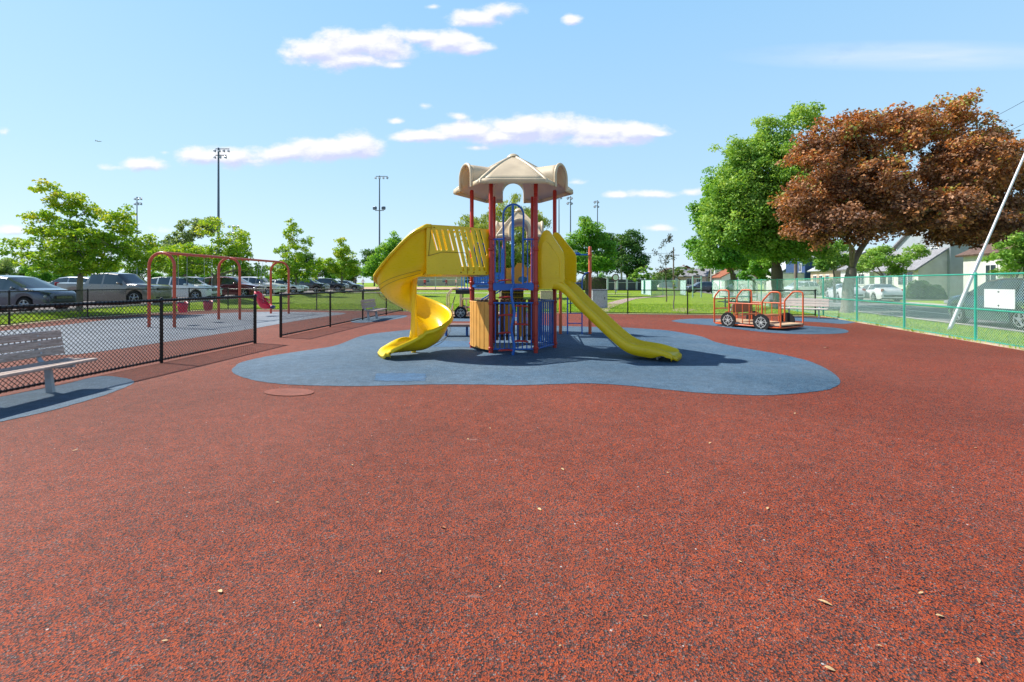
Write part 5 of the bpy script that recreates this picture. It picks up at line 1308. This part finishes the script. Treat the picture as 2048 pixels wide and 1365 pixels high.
tree('thin street tree with yellow-green leaves left of the copper trunk', 1670, 37, [(1670,522,26,16),(1655,500,22,16),(1698,518,14,12),(1640,530,14,10)], lf_mid, 5200, .2, None, m_barkg, .10, 2.0, 'tree', 28, rc=.45)
tree('slim green sapling behind the picnic table', 1514, 33, [(1514,535,24,20),(1496,552,18,12),(1530,550,16,12)], lf_g, 2800, .17, None, m_bark, .06, 1.4, 'sapling', 29, rc=.3)
tree('olive green trees mass low beside the dark utility pole', 1372, 105, [(1365,545,18,9),(1330,548,20,8),(1390,540,14,12),(1400,520,12,14)], lf_grey, 3200, .4, None, m_bark, .2, 1.5, 'tree', 30)
# hedges and bushes on the far side of the street
def bush(label, px, D, r, h, mat, seed, name='bush', w=None):
    rg = np.random.default_rng(seed); x0 = XY(px, D); z0 = gz_lin(x0, D); t = thing(name, label, 'bush' if name == 'bush' else 'hedge', (x0, D, z0), 0, 'bushes and hedges of the far gardens')
    n = 2600; d_ = rg.normal(size=(n,3)); d_ /= np.linalg.norm(d_,axis=1)[:,None]; d_[:,2] = np.abs(d_[:,2])
    P = d_*(np.array([w or r, r, h])*rg.uniform(.86,1.03,(n,1))*(1+.07*np.sin(d_[:,:1]*9+seed)))
    nr = d_ + rg.normal(size=(n,3))*.5; nr /= np.linalg.norm(nr,axis=1)[:,None]; a = rg.normal(size=(n,3)); a -= nr*np.sum(a*nr,1)[:,None]; a /= np.linalg.norm(a,axis=1)[:,None]; b_ = np.cross(nr,a); s = .085
    V = np.stack([P-a*s, P+b_*s, P+a*s, P-b_*s],1).reshape(-1,3)
    c = npmesh('foliage', V, 4, mat, rg.uniform(0,1,n)); c.parent = t
    b = MB(); rows = [[(  (w or r)*.86*math.cos(2*math.pi*i/16)*math.cos(e), r*.86*math.sin(2*math.pi*i/16)*math.cos(e), h*.86*math.sin(e)) for i in range(16)] for e in (0,.4,.8,1.2,1.5)]
    b.grid(rows, closed=True).build('stems', m_bark, t, smooth=60)
for i, (lb, px_, D_, r_, h_, nm, w_) in enumerate([
  ('dark rounded bush below the left window of the grey house', 1770, 45.5, .85, 1.35, 'bush', None), ('larger dark rounded bush below the right window of the grey house', 1838, 43.5, 1.15, 1.75, 'bush', None),
  ('dark rounded bush against the side wall of the grey house', 1868, 42.5, .9, 1.3, 'bush', None), ('low dark hedge in front of the tan house', 1664, 58, 1.0, 2.0, 'hedge', 2.2),
  ('clipped hedge at the foot of the white house', 1990, 37.5, .8, 1.2, 'hedge', 1.6), ('dark hedge beside the grey dugout', 1300, 90, 1.0, 2.2, 'hedge', 1.5), ('tall dark hedge left of the grey dugout', 1190, 100, 1.3, 3.2, 'hedge', 6.0)]):
    bush(lb, px_, D_, r_, h_, lf_dark, 60+i, nm, w_)
# distant rows: a few shapes, copied
def far_proto(seed, mat, w, h, n=6000, ls=.5):
    rg = random.Random(seed); D = 100.0; k = F/D; bl = []
    for i in range(7): bl.append((1024 + rg.uniform(-.32,.32)*w*k, HZ - (rg.uniform(.30,.82)*h - EYE)*k, w*k*rg.uniform(.18,.30), h*k*rg.uniform(.14,.22)))
    return bl, mat, n, ls
protos = []
FARG = 'trees of the distant rows'
def far_tree(i, px, D, w, h, mat, label, seed):
    bl, m_, n_, ls_ = far_proto(seed, mat, w, h)
    return tree(label, 1024, 100.0, bl, m_, n_, ls_, None, m_bark, .22, h*.22, 'tree', seed, nclump=70, rc=w*.13)
specs = [(lf_g, 9, 9.5), (lf_mid, 11, 11), (lf_grey, 10, 10), (lf_dark, 12, 12)]
LB = 'green tree in the distant row beyond the parked cars and the ball field'
LBR = 'green tree in the distant row behind the far houses and dugout'
rgx = random.Random(5)
def children_of(o): return [c for c in ALLOBJ if c.parent == o]
for i, (m_, w_, h_) in enumerate(specs): protos.append(far_tree(i, 0, 0, w_, h_, m_, LB, 70+i))
fars = []
for k in range(30):
    px_ = -40 + k*29 + rgx.uniform(-8,8); D_ = rgx.uniform(125,165); fars.append((px_, D_, rgx.uniform(.62,.95), LB, 'left'))
for (px_, D_, s_) in [(-90,130,.9),(-170,135,.8),(-260,130,.95),(-360,125,.9),(-480,120,.9),(835,170,.6),(870,180,.55),(905,175,.75),(940,170,.6),(975,175,.7)]: fars.append((px_, D_, s_, LB, 'left'))
for (px_, D_, s_) in [(1105,130,.7),(1140,120,.65),(1310,150,.55),(1345,160,.65),(1385,140,.75),(1420,125,.9),(1455,120,.9),(1490,115,.95),(1530,112,.95),(1570,110,1.0),(1610,108,.95),(1650,100,.85),(1700,95,.8),(1745,90,.75),(1800,85,.8),(1870,82,.8),(1935,75,.8),(2000,70,.8),(2070,66,.8),(1075,150,.5),(1210,140,.6),(1270,145,.45)]: fars.append((px_, D_, s_, LBR, 'right'))
first = {}
for k, (px_, D_, s_, lb, side) in enumerate(fars):
    pi = k % 4
    if pi in first: o = copy_tree(protos[pi])
    else: o = protos[pi]; first[pi] = 1
    x = XY(px_, D_); o.location = (x, D_, gz_lin(x, D_)); o.scale = (s_*rgx.uniform(.9,1.15),)*2 + (s_,); o.rotation_euler = (0,0,rgx.uniform(0,6.28))
    tag(o, lb, 'tree', FARG + (' at the left' if side == 'left' else ' at the right'))
# ================================================================ houses
m_sid = {}
def siding(name, col, pitch=16):
    t = NT(name); w = t.n('ShaderNodeTexWave', wave_type='BANDS', bands_direction='Z', wave_profile='SAW'); c = t.n('ShaderNodeTexCoord'); t.l(c.outputs['Object'], w.inputs['Vector']); w.inputs['Scale'].default_value = pitch/6.28
    n = t.tex('ShaderNodeTexNoise', 1.5, 4); col2 = t.mix(1.0, tuple(col), t.ramp(n.outputs[0], [(.3,.86),(.7,1.05)]), 'MULTIPLY')
    t.bsdf(col2, .6, .3, 0, w.outputs['Fac'], .8, .03); return t.mat
def shingle(name, col):
    t = NT(name); b = t.tex('ShaderNodeTexBrick', 3.0); b.inputs['Color1'].default_value = (*[c*1.15 for c in col],1); b.inputs['Color2'].default_value = (*[c*.8 for c in col],1); b.inputs['Mortar'].default_value = (*[c*.55 for c in col],1); b.inputs['Mortar Size'].default_value = .015
    n = t.tex('ShaderNodeTexNoise', 3, 4); cc_ = t.mix(1.0, b.outputs[0], t.ramp(n.outputs[0], [(.3,.8),(.7,1.1)]), 'MULTIPLY'); t.bsdf(cc_, .85, .2); return t.mat
SA = -math.atan(.234)
def house(label, near_px, D, w, dep, hw, hr, wallm, roofm, wins, ridge='y', garage=None, K=20.0, ov=.35, rz=None, loc=None, chimney=True, door=None):
    if loc is None:
        x = rx(K, D); loc = (x, D, 0)
    t = thing('house', label, 'house', loc, SA if rz is None else rz)
    # local: front wall at x=0 facing -x, near side wall at y=0
    b = MB()
    if ridge == 'y':
        prof = [(0,0),(dep,0),(dep,hw),(dep/2,hw+hr),(0,hw)]; b.plate(prof, [], w, lambda u_,v_,w_:(u_,w_,v_))
        b.build('wall', wallm, t)
        r = MB(); s_ = hr/(dep/2); r.grid([[(-ov,-ov,hw-ov*s_+.02),(-ov,w+ov,hw-ov*s_+.02)],[(dep/2,-ov,hw+hr+.02),(dep/2,w+ov,hw+hr+.02)],[(dep+ov,-ov,hw-ov*s_+.02),(dep+ov,w+ov,hw-ov*s_+.02)]])
    else:
        prof = [(0,0),(w,0),(w,hw),(w/2,hw+hr),(0,hw)]; b.plate(prof, [], dep, lambda u_,v_,w_:(w_,u_,v_))
        b.build('wall', wallm, t)
        r = MB(); s_ = hr/(w/2); r.grid([[(-ov,-ov,hw-ov*s_+.02),(dep+ov,-ov,hw-ov*s_+.02)],[(-ov,w/2,hw+hr+.02),(dep+ov,w/2,hw+hr+.02)],[(-ov,w+ov,hw-ov*s_+.02),(dep+ov,w+ov,hw-ov*s_+.02)]])
    ro = r.build('roof', roofm, t); solid(ro, .16, 1)
    if chimney: MB().box((dep*.6,w*.7,hw+hr*.9),(.6,.8,1.6)).build('chimney', shingle_red, ro)
    for (face, a, z, ww, hh) in wins:
        f = MB()
        if face == 'F': c = (-.03, a, z); f.box(c,(.08,ww+.22,hh+.22)); fr_ = f.build('window', m_white, t); MB().box((-.08,a,z),(.04,ww,hh)).build('pane', m_glass, fr_); MB().box((-.105,a,z),(.02,.05,hh)).build('mullion', m_white, fr_)
        else: c = (a, -.03, z); f.box(c,(ww+.22,.08,hh+.22)); fr_ = f.build('window', m_white, t); MB().box((a,-.08,z),(ww,.04,hh)).build('pane', m_glass, fr_); MB().box((a,-.105,z),(ww,.02,.05)).build('mullion', m_white, fr_)
    if door is not None:
        dr = MB().box((-.04,door,1.25),(.08,.95,2.1)).build('door', m_brn, t); MB().box((-.1,door+.35,1.2),(.05,.05,.1)).build('handle', m_galv, dr)
        MB().box((-.7,door,.12),(1.3,1.6,.24)).build('step', m_conc, t)
    return t
shingle_red = shingle('brick', (.35,.13,.09)); sh_g = shingle('grey_shingle', (.30,.30,.32)); sh_b = shingle('brown_shingle', (.17,.11,.09)); sh_r = shingle('red_brown_shingle', (.36,.13,.07)); sh_l = shingle('light_shingle', (.50,.52,.55))
sw, sg, sb, st_ = siding('white_siding',(.78,.77,.74)), siding('grey_siding',(.42,.46,.50)), siding('navy_siding',(.045,.09,.22)), siding('tan_siding',(.62,.48,.38))
sbl = siding('pale_blue_siding',(.45,.52,.62))
gh = house('grey clapboard house with a lower white front wing, behind the copper maple', 0, 45, 9, 11, 5.6, 2.4, sg, sh_g, [('F',2.2,4.4,1.1,1.3),('F',5.4,4.4,1.1,1.3),('S',6,4.4,1,1.2)], 'x', K=22.2)
# front wing of the grey house: parts of the same house
b = MB(); b.plate([(0,0),(2.4,0),(2.4,4.9),(0,3.1)], [], 8.2, lambda u_,v_,w_:(-2.4+u_,.4+w_,v_)); wg = b.build('wing_wall', sw, gh)
r = MB(); r.grid([[(-2.85,.1,2.82),(-2.85,8.9,2.82)],[(.0,.1,4.98),(.0,8.9,4.98)]]); ro = r.build('wing_roof', sh_g, gh); solid(ro, .14, 1)
for a, w_ in ((1.6,.8),(2.9,1.5),(5.2,.8),(6.6,1.2)):
    f = MB().box((-2.43,a,2.0),(.08,w_+.2,1.5)).build('window', m_white, gh); MB().box((-2.48,a,2.0),(.04,w_,1.3)).build('pane', m_glass, f)
house('white clapboard house with a brown roof at the right edge of the photo', 0, 31, 9.5, 9, 3.9, 2.3, sw, sh_b, [('F',2.5,2.3,1.4,1.3),('F',6.3,2.3,1.0,1.3),('S',3,2.3,1.0,1.2)], 'y', door=4.6)
house('low white house between the tan house and the grey house', 0, 55.5, 7.5, 8, 3.3, 2.0, sw, sh_g, [('F',1.8,2.0,1.3,1.2),('F',5.5,2.0,1.3,1.2)], 'y', door=3.6)
house('tan house with a light roof behind the thin street tree', 0, 65, 8, 8, 3.4, 2.4, st_, sh_l, [('F',1.8,2.0,1.0,1.2),('F',4.0,2.0,1.0,1.2),('F',6.2,2.0,1.0,1.2)], 'y', door=5.1)
bh = house('navy blue house with a white garage in front', 0, 75, 9, 9, 5.4, 1.2, sb, sh_g, [('F',2.0,4.0,1.0,1.2)], 'x', K=20)
MB().box((-2.2,2.5,1.5),(4.4,4.4,3.0)).build('garage_wall', sw, bh); MB().box((-2.2,2.5,3.1),(4.7,4.7,.18)).build('garage_roof', sh_l, bh); MB().box((-4.43,2.5,1.15),(.06,3.2,2.2)).build('garage_door', m_white, bh)
house('pale blue house with a light grey roof seen under the tall bright tree', 0, 85.5, 10, 9, 3.6, 3.4, sbl, sh_l, [('F',1.5,2.2,.9,1.7),('F',3.2,2.2,.9,1.7),('F',5.2,2.2,.9,1.7),('F',7.2,2.2,1.2,1.7)], 'y')
house('small tan house with a grey roof far down the street', 0, 0, 6, 7, 3.0, 1.6, st_, sh_g, [('F',1.5,1.8,.9,1.2),('F',3.5,1.8,.9,1.2),('S',2,1.8,.9,1.2)], 'y', loc=(XY(1412,104),104,0), rz=R(60), chimney=False)
house('house with a red-brown hipped roof far down the street', 0, 0, 7, 7, 2.7, 1.9, sw, sh_r, [('S',2,1.7,.9,1.1)], 'y', loc=(XY(1443,98),98,0), rz=R(-5), chimney=False)
house('tall white house rising behind the red-brown roof', 0, 0, 6, 8, 6.3, 2.0, sw, sh_g, [('F',2,4.5,.9,1.2),('S',2,4.5,.9,1.2)], 'x', loc=(XY(1430,118),118,0), rz=R(-10))
house('pinkish brick house among the far sparse trees', 0, 0, 10, 8, 5.5, 2.2, shingle_red, sh_g, [('S',2,4,.9,1.3),('S',5,4,.9,1.3),('S',2,1.6,.9,1.3)], 'y', loc=(XY(1350,170),170,0), rz=R(-6))
house('white far house left of the dark utility pole', 0, 0, 8, 8, 4.5, 2.2, sw, sh_b, [('S',2,3,.9,1.3),('S',5,3,.9,1.3)], 'y', loc=(XY(1318,165),165,0), rz=R(-6), chimney=False)
house('low grey roofed building beyond the ball field', 0, 0, 10, 13, 3.0, 2.2, st_, sh_g, [('S',3,1.6,1.2,1.1),('S',8,1.6,1.2,1.1)], 'x', loc=(XY(835,140),140,.6), rz=0, chimney=False)
# ================================================================ people on the ball field
def person(label, px, D, pose, shirt, shorts, skin, h=1.74, face=0):
    x = XY(px, D); t = thing('person', label, 'person', (x, D, gz_lin(x, D)+.03), face, 'ball players on the far field')
    J = dict(hip=(0,0,.93), belly=(0,0,1.10), chest=(0,.0,1.33), neck=(0,0,1.49), head=(0,-.01,1.60), top=(0,-.01,1.70))
    J['sl'] = (-.18,0,1.42); J['sr'] = (.18,0,1.42); J['hl'] = (-.10,0,.88); J['hr'] = (.10,0,.88)
    ll, lr, al, ar = pose
    (J['kl'], J['fl']), (J['kr'], J['fr']) = ll, lr; (J['el'], J['wl']), (J['er'], J['wr']) = al, ar
    J['tl'] = (J['fl'][0], J['fl'][1]-.16, .03); J['tr'] = (J['fr'][0], J['fr'][1]-.16, .03)
    for s in 'lr':
        w = Vector(J['w'+s]); e = Vector(J['e'+s]); J['h'+s+'2'] = tuple(w + (w-e).normalized()*.12)
    names = list(J); rad = dict(hip=.15,belly=.125,chest=.15,neck=.06,head=.092,top=.06,sl=.075,sr=.075,hl=.10,hr=.10,kl=.06,kr=.06,fl=.042,fr=.042,tl=.035,tr=.035,el=.042,er=.042,wl=.03,wr=.03,hl2=.032,hr2=.032)
    E = [('hip','belly'),('belly','chest'),('chest','neck'),('neck','head'),('head','top'),('chest','sl'),('chest','sr'),('hip','hl'),('hip','hr'),('hl','kl'),('kl','fl'),('fl','tl'),('hr','kr'),('kr','fr'),('fr','tr'),('sl','el'),('el','wl'),('wl','hl2'),('sr','er'),('er','wr'),('wr','hr2')]
    me = bpy.data.meshes.new('body'); me.from_pydata([J[n] for n in names], [(names.index(a), names.index(b)) for a, b in E], [])
    o = bpy.data.objects.new('body', me); COL.objects.link(o)
    m = o.modifiers.new('skin','SKIN'); sv = me.skin_vertices[0].data if me.skin_vertices else None
    if sv is None:
        bm = bmesh.new(); bm.from_mesh(me); bm.verts.layers.skin.verify(); bm.to_mesh(me); bm.free(); sv = me.skin_vertices[0].data
    for i, n_ in enumerate(names): sv[i].radius = (rad[n_], rad[n_]*(.72 if n_ in ('hip','belly','chest') else 1)); sv[i].use_root = (n_ == 'hip')
    sb_ = o.modifiers.new('sub','SUBSURF'); sb_.levels = 1; sb_.render_levels = 1
    dg = bpy.context.evaluated_depsgraph_get(); nm = bpy.data.meshes.new_from_object(o.evaluated_get(dg)); bpy.data.objects.remove(o)
    o = bpy.data.objects.new('body', nm); COL.objects.link(o); ALLOBJ.append(o); o.parent = t; nm.materials.clear()
    sk_, sh_, so_ = painted('skin_'+skin, {'a':(.45,.27,.19),'b':(.20,.11,.07)}[skin], .6), painted('shirt_%d%d' % (shirt[0]*100, shirt[2]*100), shirt, .8), painted('shorts_%d' % (shorts[2]*100), shorts, .8)
    for m_ in (sk_, sh_, so_, m_white): nm.materials.append(m_)
    for p in nm.polygons:
        c = p.center; p.use_smooth = True
        r_ = 0
        if .95 < c.z < 1.47 and abs(c.x) < .27 : r_ = 1
        elif .52 < c.z <= .95 and abs(c.x) < .3: r_ = 2
        elif c.z < .08: r_ = 3
        p.material_index = r_
    MB().lathe((0,0,1.62), [(.102,0),(.105,.04),(.08,.10),(.03,.125)], 12).build('cap', sh_, o, smooth=60)
    MB().box((0,-.12,1.635),(.13,.12,.015)).build('cap_brim', sh_, o)
    return t
stand = (((-.12,0,.49),(-.14,.03,.07)), ((.13,0,.49),(.17,.03,.07)), ((-.27,.02,1.16),(-.25,-.10,.95)), ((.27,.02,1.16),(.25,-.10,.95)))
ready = (((-.20,-.12,.50),(-.26,.04,.07)), ((.20,-.12,.50),(.26,.04,.07)), ((-.30,-.10,1.20),(-.15,-.32,1.08)), ((.30,-.10,1.20),(.15,-.32,1.08)))
walk = (((-.10,-.16,.52),(-.11,-.22,.08)), ((.10,.04,.48),(.11,.26,.10)), ((-.26,.14,1.18),(-.24,.10,.94)), ((.26,-.10,1.18),(.24,-.28,1.02)))
person('leftmost player in a red shirt and dark shorts on the far dirt', 849.6, 88, stand, (.50,.06,.05), (.03,.03,.05), 'a')
person('player in a dark red shirt farther back between the other two', 892.5, 100, ready, (.30,.03,.05), (.05,.05,.07), 'b', face=.5)
person('player with a pale cap and pink-red shirt, nearest the tower', 913, 86, walk, (.62,.24,.22), (.02,.02,.03), 'a', face=-.7)
person('spectator in a dark shirt standing past the last parked car', 711, 92, stand, (.05,.05,.06), (.04,.04,.08), 'b')
person('spectator in a white shirt standing past the last parked car', 726, 90, walk, (.7,.7,.72), (.10,.12,.2), 'a', face=1)
# ================================================================ small debris
m_leafy = painted('dry_leaf', (.62,.42,.20), .7)
def leaf_mesh():
    rows = []; 
    for i in range(7):
        k = i/6; w = .19*math.sin(math.pi*k)**.8; rows.append([(k-.5, -w, .10*abs(w)+.06*math.sin(3*k)),(k-.5, 0, 0+.06*math.sin(3*k)),(k-.5, w, .12*abs(w)+.08*math.sin(3*k))])
    return rows
proto_leaf = MB().grid(leaf_mesh()).build('fallen_leaf', m_leafy, smooth=60); bpy.context.view_layer.update()
LP = [(440,1190,.05),(1650,1213,.075),(1842,1193,.04),(1079,1024,.05),(886,1061,.05),(1535,1022,.04),(1660,1347,.05),(1880,1240,.05),(1957,1330,.05),(1831,1056,.05),(704,935,.05),(936,882,.05),(1125,943,.05),(1653,698,.16),(980,860,.05),(1800,1005,.04),(2035,1105,.06),(1335,950,.04),(1420,890,.05),(760,1150,.03),(555,1010,.03),(150,905,.05),(1240,830,.04),(1950,900,.04),(1590,830,.05),(820,815,.04),(1480,1130,.03),(1290,1240,.03),(1120,1300,.025),(640,1260,.025),(330,1290,.03),(1000,1180,.02),(1760,1300,.03),(1560,720,.08),(1770,700,.09),(1350,815,.05)]
for i, (px_, py_, s_) in enumerate(LP):
    o = proto_leaf if i == 0 else proto_leaf.copy()
    if i: COL.objects.link(o)
    x, y = G(px_, py_); o.location = (x, y, .018); o.scale = (s_*.85,s_*rgx.uniform(.6,1.1),s_*.85); o.rotation_euler = (rgx.uniform(-.35,.35), rgx.uniform(-.3,.3), rgx.uniform(0,6.28))
    tag(o, 'small dry yellowish leaf lying on the rubber playground surface', 'leaf', 'fallen leaves')
# weeds and dry stems at the foot of the green fence
wd = []
rgn = np.random.default_rng(9); k = 2600; yy = rgn.uniform(5, 22, k); side = rgn.choice([-1,1], k); xx = np.array([fx(y) for y in yy]) + side*rgn.uniform(.12,.2,k); keep = rgn.uniform(0,1,k) < (.5+.5*np.sin(yy*3.1))
xx, yy = xx[keep], yy[keep]; k = len(xx); an = rgn.uniform(0,6.28,k); h = rgn.uniform(.03,.11,k)
A = np.stack([xx-np.cos(an)*.01, yy-np.sin(an)*.01, np.full(k,.03)],1); B_ = np.stack([xx+np.cos(an)*.01, yy+np.sin(an)*.01, np.full(k,.03)],1); C_ = np.stack([xx+rgn.normal(0,.03,k), yy+rgn.normal(0,.03,k), .03+h],1)
tag(npmesh('weeds', np.stack([A,B_,C_],1).reshape(-1,3), 3, lf_yg, rgn.uniform(.3,1,k)), 'thin weeds growing along the edging under the green fence', 'weeds', kind='stuff')
